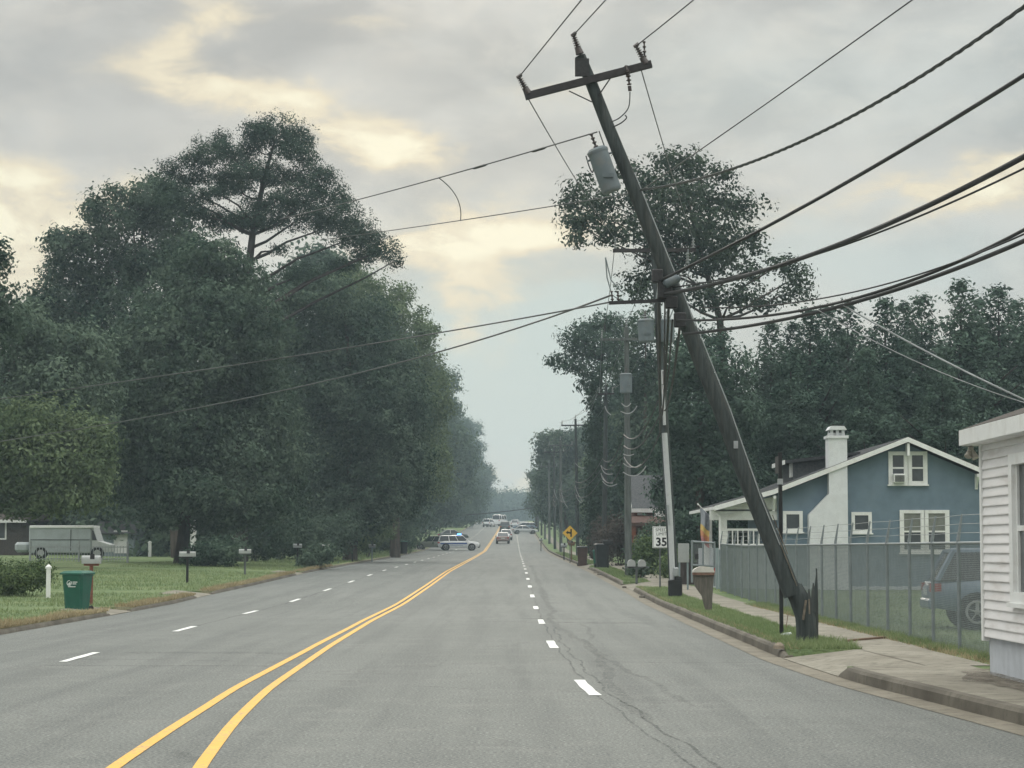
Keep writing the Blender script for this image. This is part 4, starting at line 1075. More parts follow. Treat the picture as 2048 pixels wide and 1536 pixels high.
# ------------------------------------------------------------------ wires
def wire(name, label, pts, r, m='cable', n=26, cat='cable', group=None, twist=False):
    """quadratic span through three world points a, mid, end, in even steps"""
    b = MB(); A, M_, Z = [Vector(p) for p in pts]
    t = max(.05, min(.95, (M_ - A).length / ((M_ - A).length + (Z - M_).length))); out = []
    for i in range(n + 1):
        u = i / n
        la = (u - t) * (u - 1) / (t); lm = u * (u - 1) / (t * (t - 1)); lz = u * (u - t) / (1 - t)
        out.append(A * la + M_ * lm + Z * lz)
    if twist:
        d1 = (out[-1] - out[0]).normalized(); s = d1.cross(Vector((0, 0, 1))).normalized(); q = s.cross(d1)
        for k in range(3):
            ps = []; T_ = 420
            for i in range(T_ + 1):
                u = i / T_; la = (u - t) * (u - 1) / t; lm = u * (u - 1) / (t * (t - 1)); lz = u * (u - t) / (1 - t)
                p = A * la + M_ * lm + Z * lz; an = u * 120 + k * 2.094
                ps.append(p + (s * math.cos(an) + q * math.sin(an)) * r * .62)
            b.tube(ps, r * .55, 5)
    else:
        b.tube(out, r, 6)
    return tag(b.build(name, K[m], None, smooth=60), label, cat, group)
def pw(name, label, p, r, m='cable', **k): return wire(name, label, [P(*q) for q in p], r, m, **k)
K['dropcable'] = mat('weathered_cable', (.24, .26, .26), .6, .15, 4)
# towards the camera, over the right side: (photo x, y, distance)
pw('power_line', 'bare wire from the left insulator of the broken pole up out of the photo', [(1038, 154, 36.6), (1101, 76, 33.5), (1240, -95, 27.5)], .0105, 'wire')
pw('power_line', 'bare wire from the topmost insulator of the broken pole up out of the photo', [(1147, 70, 36.6), (1180, 34, 34.6), (1330, -130, 27.5)], .0105, 'wire')
pw('power_line', 'bare wire from the right insulator of the broken pole up out of the photo', [(1272, 92, 36.6), (1300, 70, 35.4), (1480, -78, 28.5)], .0105, 'wire')
pw('power_line', 'thin straight wire rising to the upper right above the twisted cable', [(1281, 382, 36.6), (1560, 188, 29.5), (1960, -98, 22.5)], .009, 'wire')
pw('power_line', 'twisted service cable from below the grey transformer to the upper right', [(1281, 380, 36.6), (1690, 240, 27.5), (2120, -40, 21.5)], .02, 'wire', twist=True)
pw('telephone_cable', 'thick cable from the cable junction, uppermost of the heavy ones at right', [(1322, 560, 36.5), (1640, 395, 29.5), (2140, 92, 22.0)], .024, 'cable')
pw('telephone_cable', 'second thick cable at right, sagging from the junction of the broken pole', [(1330, 588, 36.5), (1640, 503, 29.5), (2140, 262, 22.0)], .031, 'cable')
pw('telephone_cable', 'thin cable riding close under the second thick cable at right', [(1345, 575, 36.5), (1660, 500, 29.3), (2140, 290, 22.0)], .012, 'cable')
pw('telephone_cable', 'cable from the clamp of the broken pole through the tree to the right edge', [(1352, 640, 36.5), (1690, 602, 29.3), (2140, 408, 22.0)], .02, 'cable')
pw('telephone_cable', 'thin cable above the lowest pair at the right edge', [(1400, 615, 35.5), (1780, 566, 27.5), (2140, 425, 22.0)], .010, 'cable')
pw('telephone_cable', 'lowest thick cable at right, sagging in front of the cedars', [(1368, 668, 36.5), (1690, 610, 29.3), (2140, 440, 22.0)], .025, 'cable')
pw('service_drop', 'pale service wire running down to the right in front of the cedars', [(1688, 611, 29.3), (1870, 712, 26.8), (2120, 832, 24)], .011, 'dropcable')
pw('service_drop', 'fainter service wire just below the pale one in front of the cedars', [(1636, 620, 30.2), (1800, 708, 28.0), (2120, 826, 24.2)], .006, 'dropcable')
# across the road to the left
pw('power_line', 'wire with two splices crossing the sky left from the grey transformer', [(1194, 264, 36.6), (880, 355, 46), (560, 438, 62)], .012, 'wire')
for (x, y, d_) in ((1078, 299, 39.8), (960, 333, 43.4)):
    a = P(x - 14, y + 4.5, d_ + .4); c = P(x + 14, y - 4, d_ - .4)
    bb = MB(); bb.tube([a, a.lerp(c, .15), a.lerp(c, .85), c], [.01, .024, .024, .01], 8); tag(bb.build('wire_splice', K['hard'], None, smooth=50), 'splice sleeve on the left crossing wire ' + ('near the transformer' if x > 1000 else 'near the hanging jumper'), 'splice')
pw('power_line', 'lower wire crossing the sky to the left behind the hanging jumper', [(1276, 384, 36.8), (920, 441, 48), (640, 480, 60)], .010, 'wire')
pw('jumper_wire', 'loose curved wire hanging between the two left crossing wires', [(878, 356, 46), (915, 398, 47), (921, 440, 47.9)], .010, 'wire')
pw('service_drop', 'upper of two wires crossing in front of the dark left trees', [(1222, 604, 37), (590, 712, 52), (-60, 806, 66)], .014, 'wire')
pw('service_drop', 'lower wire from the standoff arm crossing left into the dark trees', [(1224, 590, 36.7), (870, 706, 50), (-60, 892, 90)], .016, 'wire')
# onward spans pole to pole
def P3(a, c, sag, name, label, r, m='wire', group=None, cat='cable', n=20):
    mid = (a + c) / 2; mid.z -= sag
    return wire(name, label, [a, mid, c], r, m, n=n, group=group, cat=cat)
P3(P(1058, 200, 36.8), e2[0], .1, 'power_line', 'wire slanting down behind the left end of the broken crossarm', .0105)
P3(P(1283, 142, 36.8), e2[2], .1, 'power_line', 'wire slanting down behind the right end of the broken crossarm', .0105)
allp = [(o2, top2, e2), (o3, top3, e3), (o4, top4, e4)] + [(f[1], f[2], f[3]) for f in far]
for i in range(len(allp) - 1):
    for k in range(3):
        P3(allp[i][2][k], allp[i + 1][2][k], .55, 'power_line', 'thin wire strung between the receding right poles', .011, group='wires between the receding right poles', n=10)
# communication cables: broken pole to pole two and on, with slack loops
def comm(o, top, z):   # point on a pole at height z
    return o + top * (z / top.z) + Vector((-.16, -.12, 0))
J = [P(1318, 590, 36.6), P(1338, 600, 36.6), P(1360, 650, 36.6), P(1345, 640, 36.6), P(1330, 600, 36.6)]
for i, (zz, r) in enumerate(((5.1, .03), (5.5, .022), (5.9, .022), (6.6, .016), (7.0, .014))):
    a = J[i]; c = comm(o2, top2, zz) + Vector((.05 * i, 0, 0))
    P3(a, c, .35 + .12 * i, 'telephone_cable', 'dark cable hanging steeply between the broken pole and the riser pole', r, 'cable', group='cables between broken pole and riser pole')
for i in range(len(allp) - 1):
    for k, zz in enumerate((5.2, 5.7, 6.2)):
        a = comm(allp[i][0], allp[i][1], zz - (.0 if i else .1)); c = comm(allp[i + 1][0], allp[i + 1][1], zz)
        P3(a, c, (.75, .5, .6)[k] if i < 3 else .5, 'telephone_cable', 'slack dark cable between the receding right poles', .022, 'cable', group='slack cables between the receding right poles', n=12)
def loop(x0, y0, x1, y1, sag, d, r=.02):
    a, c = P(x0, y0, d), P(x1, y1, d); m = P((x0 + x1) / 2, (y0 + y1) / 2 + sag, d)
    wire('slack_loop', 'pale slack loop of cable hanging from the receding right poles', [a, m, c], r, 'lightcable', n=12, group='pale slack cable loops', cat='cable loop')
for q in ((1246, 908, 1268, 908, 3, 99), (1246, 926, 1282, 928, 8, 99), (1246, 944, 1292, 932, 14, 98), (1202, 930, 1225, 948, 9, 133), (1202, 946, 1226, 966, 9, 133), (1205, 962, 1234, 968, 7, 133), (1243, 806, 1262, 806, 7, 99), (1241, 822, 1274, 812, 10, 99),
          (1151, 926, 1170, 936, 4, 189), (1150, 970, 1166, 1004, 5, 189), (1152, 988, 1168, 1008, 6, 189), (1123, 985, 1135, 1015, 5, 223), (1108, 978, 1116, 1000, 4, 261), (1210, 812, 1222, 830, 4, 133)):
    loop(*q, r=.024 if q[5] < 110 else .034)
pw('telephone_cable', 'dark cable strung across the road far ahead, before the hazy wood', [(880, 1032, 430), (1000, 1024, 430), (1100, 1010, 430)], .09, 'cable')
pw('service_drop', 'thin wire between the sky-lined far crossarm and the tall tree', [(1155, 842, 190), (1180, 822, 160), (1196, 775, 135)], .016, 'wire')

# ------------------------------------------------------------------ blue house
def frame_window(name, parent, x0, x1, z0, z1, y, trim=.13, depth=.06, sash=True, glassm='glass', blind=False, eL=.04, eR=.04):
    """trimmed sash window on a wall facing -Y; y = wall plane"""
    b = MB()
    for (a0, a1, c0, c1) in ((x0 - trim, x0, z0 - trim, z1 + trim), (x1, x1 + trim, z0 - trim, z1 + trim), (x0, x1, z1, z1 + trim), (x0, x1, z0 - trim, z0)):
        b.box((a0, y - depth, c0), (a1, y - .002, c1))
    b.box((x0 - trim - eL, y - depth - .05, z0 - trim - .05), (x1 + trim + eR, y - .003, z0 - trim - .001))
    f = b.build(name, K['trim'], parent)
    b = MB(); b.box((x0, y - .022, z0), (x1, y + .01, z1)); b.build('pane', K[glassm], f)
    if blind:
        b = MB(); b.box((x0, y - .028, z0 + (z1 - z0) * .5), (x1, y - .023, z1)); b.build('blind', K['curtain'], f)
    if sash:
        b = MB(); zm = (z0 + z1) / 2; b.box((x0, y - .045, zm - .03), (x1, y - .023, zm + .03))
        for a in (x0, x1 - .035): b.box((a, y - .04, z0), (a + .035, y - .023, z1))
        b.build('sash', K['trim'], f)
    return f

def blue_house():
    d = 82.0
    o = G(1815, d)
    t = thing('house', 'blue stucco bungalow with white trim, white chimney and low gable facing the fence', 'house', o)
    L = lambda x, y, dy=0.0: P(x, y, d + dy) - o
    ridge = L(1815, 880); kink = L(1545, 984); porch = L(1428, 1017); xe = 4.6; re = Vector((xe, 0, ridge.z - .43 * xe))
    wl = L(1556, 1100).x; wr = 4.15; D = 10.5
    zat = lambda x: (ridge.z + (kink.z - ridge.z) * (x / kink.x)) if x < 0 else ridge.z - .43 * x
    b = MB()
    prof = [(wl, -.3), (wr, -.3), (wr, zat(wr) - .14), (0, ridge.z - .14), (wl, zat(wl) - .14)]
    b.prism([(x, 0, z) for x, z in prof], (0, D, 0)); b.build('wall', K['blue'], t)
    # porch: beam, post, floor, rail
    b = MB()
    px = L(1446, 1100).x
    zb = zat(wl) - .55
    b.box((px - .45, .12, L(1440, 1040).z), (wl, .34, L(1440, 1020).z + .02)); b.prism([(px - .45, .12, L(1440, 1022).z), (wl, .12, L(1440, 1022).z), (wl, .12, zat(wl) - .2)], (0, .22, 0))
    b.build('porch_beam', K['trim'], t)
    for x in (L(1447, 1060).x, L(1421, 1060).x):
        b = MB(); yy = .12 if x > px - .3 else .9
        b.box((x - .14, yy, -.2), (x + .14, yy + .28, L(1440, 1040).z), bev=.02); b.build('porch_post', K['trim'], t)
    b = MB(); b.box((px - .4, .05, -.3), (wl, 6, L(1450, 1096).z)); b.build('porch_floor', K['stucco'], t)
    b = MB(); zf = L(1450, 1096).z; b.box((px, .16, zf + .62), (wl, .22, zf + .70)); b.box((px, .16, zf + .1), (wl, .22, zf + .15))
    for i in range(9): x = px + .15 + i * .19; b.box((x, .17, zf + .1), (x + .045, .21, zf + .65))
    b.build('porch_rail', K['trim'], t)
    b = MB(); b.box((wl + .0, 2.0, .5), (wl - .06, 3.0, 2.5)); b.build('door', K['wood'], t)
    # roof slabs with white verge boards
    th = .10; ov = .45
    rf = MB()
    def slab(x0, z0, x1, z1, y0, y1, bld, tk):
        bld.prism([(x0, y0, z0), (x1, y0, z1), (x1, y0, z1 + tk), (x0, y0, z0 + tk)], (0, y1 - y0, 0))
    k2 = Vector((kink.x, 0, zat(kink.x)))
    rf.prism([(porch.x, -ov, porch.z), (kink.x, -ov, k2.z), (0, -ov, ridge.z), (xe, -ov, re.z), (xe, -ov, re.z + th), (0, -ov, ridge.z + th), (kink.x, -ov, k2.z + th), (porch.x, -ov, porch.z + th)], (0, D + 2 * ov, 0))
    roof = rf.build('roof', K['roofdark'], t)
    vb = MB(); vt = .17
    for (x0, z0, x1, z1) in ((porch.x - .02, porch.z, kink.x, k2.z), (kink.x, k2.z, 0, ridge.z), (0, ridge.z, xe + .02, re.z)):
        vb.prism([(x0, -ov - .03, z0 - vt + .08), (x1, -ov - .03, z1 - vt + .08), (x1, -ov - .03, z1 + .085), (x0, -ov - .03, z0 + .085)], (0, .028, 0))
    vb.build('verge_board', K['trim'], roof)
    b = MB(); b.box((porch.x - .09, -ov, porch.z - .05), (porch.x + .0, D, porch.z + .06)); b.tube([(porch.x - .05, -.2, porch.z - .05), (porch.x + .2, -.1, porch.z - .3), (porch.x + .24, -.1, -.1)], .04, 8); b.build('gutter', K['trim'], roof)
    for x in (L(1547, 1000).x, .02, L(1952, 950).x):
        z = zat(x) - .15; b = MB()
        if abs(x) < .1: b.box((x - .045, -ov + .02, z - .42), (x + .045, -.03, z + .02))
        else: b.box((x - .05, -.42, z - .1), (x + .05, -.002, z)); b.bar((x, -.4, z - .08), (x, -.02, z - .5), .07); b.box((x - .05, -.06, z - .55), (x + .05, -.002, z))
        b.build('bracket', K['trim'], roof)
    b = MB(); z = ridge.z - .52; b.box((-.62, -.05, z - .03), (.62, -.002, z + .03)); b.build('gable_beam', K['trim'], t)
    # dormer on the road slope
    b = MB(); x0, x1 = L(1568, 940, 4).x, -1.2; zt = L(1600, 912, 4).z; zz = L(1570, 958, 4).z
    b.box((x0 + .25, 3.2, zz - .3), (x1, 6.6, zt - .15)); dm = b.build('dormer', K['roofgrey'], roof)
    b = MB(); b.prism([(x0 - .1, 2.9, zt - .32), (x1, 2.9, zt + .02), (x1, 2.9, zt + .12), (x0 - .1, 2.9, zt - .2)], (0, 4.0, 0)); b.build('dormer_roof', K['roofdark'], dm)
    b = MB(); b.box((x0 - .13, 2.87, zt - .36), (x0 - .09, 6.9, zt - .2)); b.box((x0 + .18, 3.3, zz + .05), (x0 + .245, 3.9, zt - .3)); b.build('dormer_trim', K['trim'], dm)
    # chimney: shaft, shoulder, cap
    xl, xr, xs = L(1655, 1000).x, L(1692, 1000).x, L(1615, 1050).x
    zs0, zs1 = L(1655, 988).z, L(1655, 1030).z; ztop = L(1670, 872).z
    b = MB(); b.prism([(xs, -.42, -.3), (xr, -.42, -.3), (xr, -.42, ztop), (xl, -.42, ztop), (xl, -.42, zs0), (xs, -.42, zs1)], (0, .85, 0))
    ch = b.build('chimney', K['whitebrick'], t)
    b = MB(); b.box((xl - .05, -.47, ztop - .10), (xr + .05, .48, ztop)); b.box((xl + .06, -.3, ztop), (xr - .06, .3, ztop + .1))
    for x in (xl + .08, (xl + xr) / 2 - .05, xr - .18): b.box((x, -.36, ztop), (x + .1, -.26, ztop + .2)); b.box((x, .26, ztop), (x + .1, .36, ztop + .2))
    b.build('chimney_cap', K['whitebrick'], ch)
    b = MB(); b.box((xl + .12, -.28, ztop + .1), (xr - .12, .28, ztop + .19)); b.build('opening_shade', K['hard'], ch)  # dark block stands in for the shade inside the openings under the hood
    b = MB(); b.prism([(xl - .0, -.45, ztop + .2), (xr + .0, -.45, ztop + .2), (xr - .1, -.45, ztop + .34), (xl + .1, -.45, ztop + .34)], (0, .9, 0)); b.build('chimney_hood', K['whitebrick'], ch)
    # windows
    def win(x0, x1, y0, y1, **k):
        a, c = L(x0, y1), L(x1, y0); tr = k.pop('trim', .12)
        return frame_window('window', t, a.x + tr, c.x - tr, a.z + tr, c.z - tr, 0, tr, **k)
    win(1566, 1605, 1022, 1064, sash=False); win(1703, 1743, 1024, 1066, sash=False)
    win(1800, 1849, 1020, 1106, blind=True, eR=-.002); win(1849, 1898, 1020, 1106, blind=True, eL=-.002)
    win(1777, 1815.5, 903, 969, eR=-.002); win(1815.5, 1854, 903, 969, eL=-.002)
    b = MB(); a, c = L(1785, 966), L(1808, 948); b.box((a.x, -.32, a.z), (c.x, .0, c.z), bev=.02)
    ac = b.build('air_conditioner', K['trim'], t)
    b = MB()
    for i in range(7): z = a.z + .04 + i * (c.z - a.z - .08) / 7; b.box((a.x + .04, -.335, z), (c.x - .04, -.322, z + .02))
    b.build('grille', K['hard'], ac)
    b = MB(); q = L(1714, 1180); b.box((wl + .0, -.02, -.3), (wr + .01, -.003, .12)); b.build('base_band', K['stucco'], t)
    # rainbow flag on a slanted staff
    fo = P(1412, 1032, d + 1.0); f = thing('flag', 'faded striped flag, grey to yellow and pink, hanging at the porch of the blue house', 'flag', fo)
    b = MB(); b.tube([P(1428, 1042, d + 1) - fo, P(1396, 1008, d + .4) - fo], .018, 6); b.tube([P(1397, 1010, d + .4) - fo, P(1395, 1007, d + .4) - fo], .03, 6); b.build('staff', K['trim'], f)
    b = MB(); nU, nV = 10, 24; st = P(1399, 1013, d + .5) - fo
    for j in range(nV + 1):
        v = j / nV
        for i in range(nU + 1):
            u = i / nU
            b.v.append((st.x + u * (.34 - .05 * v) + v * .07 + .02 * math.sin(v * 6), st.y + .07 * math.sin(u * 9 + v * 3) * (.4 + v), st.z - v * 1.25 - u * .28 + .02 * math.sin(u * 7)))
    mats = [K[x] for x in ('flagdark', 'flaggrey', 'flagyellow', 'flagorange', 'flagpink')]
    for j in range(nV):
        for i in range(nU):
            b.f.append((j * (nU + 1) + i, j * (nU + 1) + i + 1, (j + 1) * (nU + 1) + i + 1, (j + 1) * (nU + 1) + i))
            v = (j + .5) / nV; b.mi.append((1 if i < 5 else 0) if v < .5 else 2 if v < .68 else 3 if v < .84 else 4)
    b.build('cloth', mats, f, smooth=60)
K['flagdark'] = mat('flag_slate', (.17, .18, .21), .8, .2, 8); K['flaggrey'] = mat('flag_grey', (.30, .32, .36), .8, .1, 8); K['flagyellow'] = mat('flag_yellow', (.55, .40, .14), .8, .1, 8)
K['flagorange'] = mat('flag_orange', (.50, .24, .13), .8, .1, 8); K['flagpink'] = mat('flag_pink', (.45, .20, .20), .8, .1, 8)
blue_house()

# ------------------------------------------------------------------ white sided building at the right edge
K['palelid2'] = mat('weathered_lamp', (.34, .32, .28), .6, .15, 12)
def white_building():
    Yc = 27.5; X0 = P(1968, 1200, Yc).x; o = Vector((X0, Yc, 0))
    t = thing('building', 'white clapboard building with brown roof and pale base, cut by the right edge', 'building', o)
    zs, ze = .60, 2.93; LY = -14.0; n = 21; h = (ze - zs) / n
    b = MB()
    prof = []
    for i in range(n):
        z = zs + i * h; prof += [(-.022, z), (-.022, z + .012), (0.0, z + h - .004)]
    for y0, y1 in ((LY, -3.05), (-1.72, 0)):      # left and right of the window
        poly = [(x, y0, z) for x, z in prof] + [(.25, y0, ze), (.25, y0, zs)]
        b.prism(poly, (0, y1 - y0, 0))
    i0 = int((1.10 - zs) / h); i1 = int((2.62 - zs) / h) + 1
    for a, c in ((0, i0), (i1, n)):
        pr = prof[a * 3:c * 3]
        b.prism([(x, -3.05, z) for x, z in pr] + [(.25, -3.05, pr[-1][1]), (.25, -3.05, pr[0][1])], (0, 1.33, 0))
    b.build('wall', K['siding'], t)
    b = MB(); b.box((.1, -14, zs), (7, -.02, ze)); b.build('end_wall', K['siding'], t)
    b = MB(); b.box((-.035, -.09, zs - .05), (.06, .012, ze)); b.build('corner_board', K['trim'], t)
    b = MB(); b.box((.05, -14, -.3), (7, -.05, zs + .02)); b.build('foundation', K['stucco'], t)
    zw0, zw1 = zs + i0 * h, zs + i1 * h
    b = MB()
    for (y0, y1, z0, z1) in ((-3.05, -2.90, zw0, zw1), (-1.89, -1.72, zw0, zw1), (-2.90, -1.89, zw1 - .12, zw1), (-2.90, -1.89, zw0, zw0 + .12)): b.box((-.06, y0, z0), (.2, y1, z1))
    b.box((-.09, -3.1, zw0 - .05), (.1, -1.67, zw0)); w = b.build('window', K['trim'], t)
    b = MB(); b.box((.02, -2.90, zw0 + .12), (.05, -1.89, zw1 - .12)); b.build('pane', K['glass'], w)
    b = MB(); zm = (zw0 + zw1) / 2; b.box((-.01, -2.90, zm - .03), (.018, -1.89, zm + .03)); b.box((-.012, -1.95, zw0 + .12), (.018, -1.89, zw1 - .12)); b.build('sash', K['trim'], w)
    # roof
    b = MB(); ex = -.19; zr0 = ze + .10; ey = .26
    b.prism([(ex, LY, zr0), (3.6, LY, zr0 + 1.32), (7.6, LY, zr0), (7.6, LY, zr0 + .07), (3.6, LY, zr0 + 1.39), (ex, LY, zr0 + .07)], (0, -LY + ey, 0)); rf = b.build('roof', K['roofbrown'], t)
    b = MB(); b.box((ex - .03, LY, zr0 - .13), (ex - .002, ey + .02, zr0 + .055)); b.prism([(ex - .02, ey + .003, zr0 - .13), (3.6, ey + .003, zr0 + 1.16), (3.6, ey + .003, zr0 + 1.30), (ex - .02, ey + .003, zr0 + .05)], (0, .03, 0)); b.build('fascia', K['trim'], rf)
    b = MB(); b.box((ex, LY, zr0 - .135), (.02, ey, zr0 - .115)); b.build('soffit', K['trim'], rf)
    b = MB(); b.box((-.13, .12, zr0 - .2), (-.07, .2, zr0 - .135), bev=.015); b.tube([(-.11, .16, zr0 - .19), (-.145, .12, zr0 - .27)], [.025, .045], 10); b.tube([(-.09, .16, zr0 - .19), (-.05, .12, zr0 - .29)], [.025, .045], 10)
    b.build('floodlight', K['palelid2'], t, smooth=50)
    # weedy soil along the foundation
    b = MB(); r = random.Random(3); ys = [10 + i * .5 for i in range(37)]
    for Y in ys:
        b.v.append((min(RK(Y) + .75 + r.uniform(-.15, .15), X0 - .1) if Y < 27 else X0 - .3 + r.uniform(-.15, .1), Y, .16)); b.v.append((X0 + .15, Y, .19))
    for i in range(len(ys) - 1): b.f.append((2 * i, 2 * i + 1, 2 * i + 3, 2 * i + 2)); b.mi.append(0)
    tag(b.build('soil', K['soil']), kind='structure')
white_building()

# ------------------------------------------------------------------ fences
def chain_fence():
    fx = lambda Y: 6.5 + (Y - 31) * .0085
    Y0, Y1 = 28.0, 76.5
    o = Vector((6.5, Y0, 0)); t = thing('chain_link_fence', 'tall grey chain-link fence with wire strands on top, around the blue house yard', 'fence', o)
    L = lambda Y, z, dx=0.0: Vector((fx(Y) + dx - o.x, Y - o.y, ground_z(fx(Y), Y) + z))
    H = 1.60
    ys = [29.0, 31.3, 33.6, 35.8, 38.0, 40.4, 42.8, 45.1, 47.3, 49.6, 52, 54.4, 56.8, 59.2, 61.6, 64, 66.4, 68.8, 71.2, 73.8, 76.4]
    for i, Y in enumerate(ys):
        b = MB(); b.tube([L(Y, -.2), L(Y, H)], .028, 8); b.tube([L(Y, H), L(Y, H + .05), L(Y, H + .42, .06)], [.032, .03, .014], 6)
        b.build('post', K['galv2'], t, smooth=60)
    b = MB(); b.tube([L(Y, H - .01) for Y in [28] + ys], .022, 8); b.build('top_rail', K['galv2'], t, smooth=60)
    for k in range(3):
        b = MB(); z = H + .14 + .13 * k
        b.tube([L(Y, z + (.0 if j % 2 else -.012), .015 + .02 * k) for j, Y in enumerate([28] + ys)], .0045, 4)
        b.build('wire_strand', K['galv2'], t)
    # woven mesh: diagonal wires
    V = []; s = .055; wr = .0016; Yt = Y0
    n = int((Y1 - Y0) / s); hz = H - .03
    def bar2(a, c):
        dx = Vector((wr, 0, 0)); u = (c - a).normalized(); dz = Vector((1, 0, 0)).cross(u) * wr
        for q in ((dx + dz, dx - dz), (dx - dz, -dx - dz), (-dx - dz, -dx + dz), (-dx + dz, dx + dz)):
            V.extend([a + q[0], a + q[1], c + q[1], c + q[0]])
    steps = 3
    for i in range(-int(hz / s), n):
        for sg in (1, -1):
            ya, yb = (Y0 + i * s, Y0 + i * s + hz)
            za, zb = (.03, hz) if sg > 0 else (hz, .03)
            if ya < Y0:
                q = (Y0 - ya) / hz; ya = Y0; za = za + (zb - za) * q
            if yb > Y1:
                q = (yb - Y1) / hz; yb = Y1; zb = zb - (zb - za) * q
            if yb - ya < .02: continue
            bar2(L(ya, za, .03 if sg > 0 else .026), L(yb, zb, .03 if sg > 0 else .026))
    np_mesh('mesh', np.array([tuple(v) for v in V]), 4, K['galv2'], t)
chain_fence()
def gate():
    d = 77.5; o = G(1385, d); t = thing('garden_gate', 'low grey framed mesh gate at the left end of the yard fence', 'gate', o)
    L = lambda x, y, dy=0.0: P(x, y, d + dy) - o
    b = MB()
    for a, c in (((1384, 1080), (1384, 1165)), ((1429, 1083), (1429, 1172)), ((1384, 1083), (1429, 1086)), ((1384, 1130), (1429, 1132)), ((1406, 1084), (1406, 1166))): b.tube([L(*a), L(*c)], .035, 8)
    b.build('frame', K['galv2'], t)
    b = MB(); p0 = L(1385, 1130, .02); p1 = L(1428, 1087, .02); n_ = 22
    for i in range(n_ + 1):
        u = i / n_; b.bar(p0.lerp(Vector((p1.x, p1.y, p0.z)), u), Vector((p0.x, p0.y, p1.z)).lerp(p1, u), .008); b.bar(p0.lerp(Vector((p0.x, p0.y, p1.z)), u), Vector((p1.x, p1.y, p0.z)).lerp(p1, u), .008)
    b.build('mesh', K['galv2'], t)
    b = MB(); b.box(tuple(L(1390, 1118, -.01)), tuple(L(1397, 1108, .03))); b.build('latch', K['hard'], t)
    b = MB()
    for i in range(7): x = 1432 + i * 6; b.box(tuple(L(x, 1178, -.3 + i * .1)), tuple(L(x + 4.5, 1096 + (i % 3) * 3, -.27 + i * .1)))
    o2_ = b.build('picket', K['woodgrey'], t)
K['gatepanel'] = mat('gate_panel', (.16, .21, .20), .7, .2, 5)
gate()

# ------------------------------------------------------------------ street furniture on the right
def text_mesh(txt, size, m, parent, loc, name='lettering', bold=.0):
    cu = bpy.data.curves.new('txt', 'FONT'); cu.body = txt; cu.size = size; cu.align_x = 'CENTER'; cu.extrude = .002; cu.offset = bold; cu.resolution_u = 3
    ob = bpy.data.objects.new('txt', cu); C.objects.link(ob)
    bpy.context.view_layer.update()
    me = bpy.data.meshes.new_from_object(ob.evaluated_get(bpy.context.evaluated_depsgraph_get()))
    bpy.data.objects.remove(ob)
    me.materials.clear(); me.materials.append(K[m])
    o = bpy.data.objects.new(name, me); C.objects.link(o); o.parent = parent; o.location = loc; o.rotation_euler = (R(90), 0, 0)
    return o
def speed_sign():
    d = 80; o = G(1320, d); t = thing('speed_limit_sign', 'white speed limit 35 sign on a thin dark post, left of the grey riser pipe', 'road sign', o)
    b = MB(); b.box((-.03, -.02, -.3), (.03, .02, P(1320, 1052, d).z - o.z), bev=.005); b.build('post', K['steel'], t)
    a, c = P(1305, 1096, d) - o, P(1340, 1053, d) - o
    x0, x1, z0, z1 = a.x, c.x, a.z, c.z; w = x1 - x0; cx = (x0 + x1) / 2
    b = MB(); b.box((x0, -.035, z0), (x1, -.026, z1), bev=.004); p = b.build('plate', K['sign'], t)
    b = MB()
    for (u0, u1, v0, v1) in ((x0 + .02, x1 - .02, z1 - .03, z1 - .018), (x0 + .02, x1 - .02, z0 + .018, z0 + .03), (x0 + .02, x0 + .032, z0 + .03, z1 - .03), (x1 - .032, x1 - .02, z0 + .03, z1 - .03)): b.box((u0, -.037, v0), (u1, -.0352, v1))
    b.build('border', K['ink'], p)
    text_mesh('SPEED', .15, 'ink', p, (cx, -.037, z1 - .17)); text_mesh('LIMIT', .15, 'ink', p, (cx, -.037, z1 - .31)); text_mesh('35', .40, 'ink', p, (cx, -.037, z0 + .08), bold=.012)
    b = MB(); b.box((-.025, -.025, z1), (.025, .02, z1 + .06)); b.build('cap', K['galv'], t)
speed_sign()
def yellow_sign():
    d = 152; o = G(1140, d, 1110); t = thing('warning_sign', 'yellow diamond side road warning sign standing among far mailboxes', 'road sign', o)
    c = P(1140, 1066, d) - o; r = .50
    b = MB(); b.box((-.03, .0, -.2), (.03, .04, c.z + r * .8)); b.build('post', K['steel'], t)
    b = MB(); b.prism([(c.x, -.03, c.z - r), (c.x + r, -.03, c.z), (c.x, -.03, c.z + r), (c.x - r, -.03, c.z)], (0, .025, 0)); p = b.build('plate', K['signyellow'], t)
    b = MB(); b.box((c.x + .02, -.036, c.z - .26), (c.x + .12, -.031, c.z + .26)); b.prism([(c.x + .02, -.036, c.z - .06), (c.x + .02, -.036, c.z + .06), (c.x - .14, -.036, c.z + .10), (c.x - .14, -.036, c.z + .16), (c.x - .28, -.036, c.z + .03), (c.x - .14, -.036, c.z - .09), (c.x - .14, -.036, c.z - .02)], (0, .004, 0)); b.build('symbol', K['ink'], p)
yellow_sign()
def sign_post():
    d = 40; o = G(1562, d); t = thing('sign_post', 'slim black post on the verge, touching the leaning pole just before its broken base', 'post', o)
    b = MB(); b.box((-.033, -.033, -.3), (.033, .033, P(1562, 905, d).z - o.z), bev=.006); b.build('shaft', K['black'], t)
    b = MB(); z = P(1562, 912, d).z - o.z; b.box((-.035, -.05, z - .30), (-.02, .45, z)); b.build('sign_blade', K['hard'], t)
    b = MB(); b.box((-.045, -.045, z - .5), (.045, .045, z - .4)); b.build('collar', K['galv'], t)
sign_post()
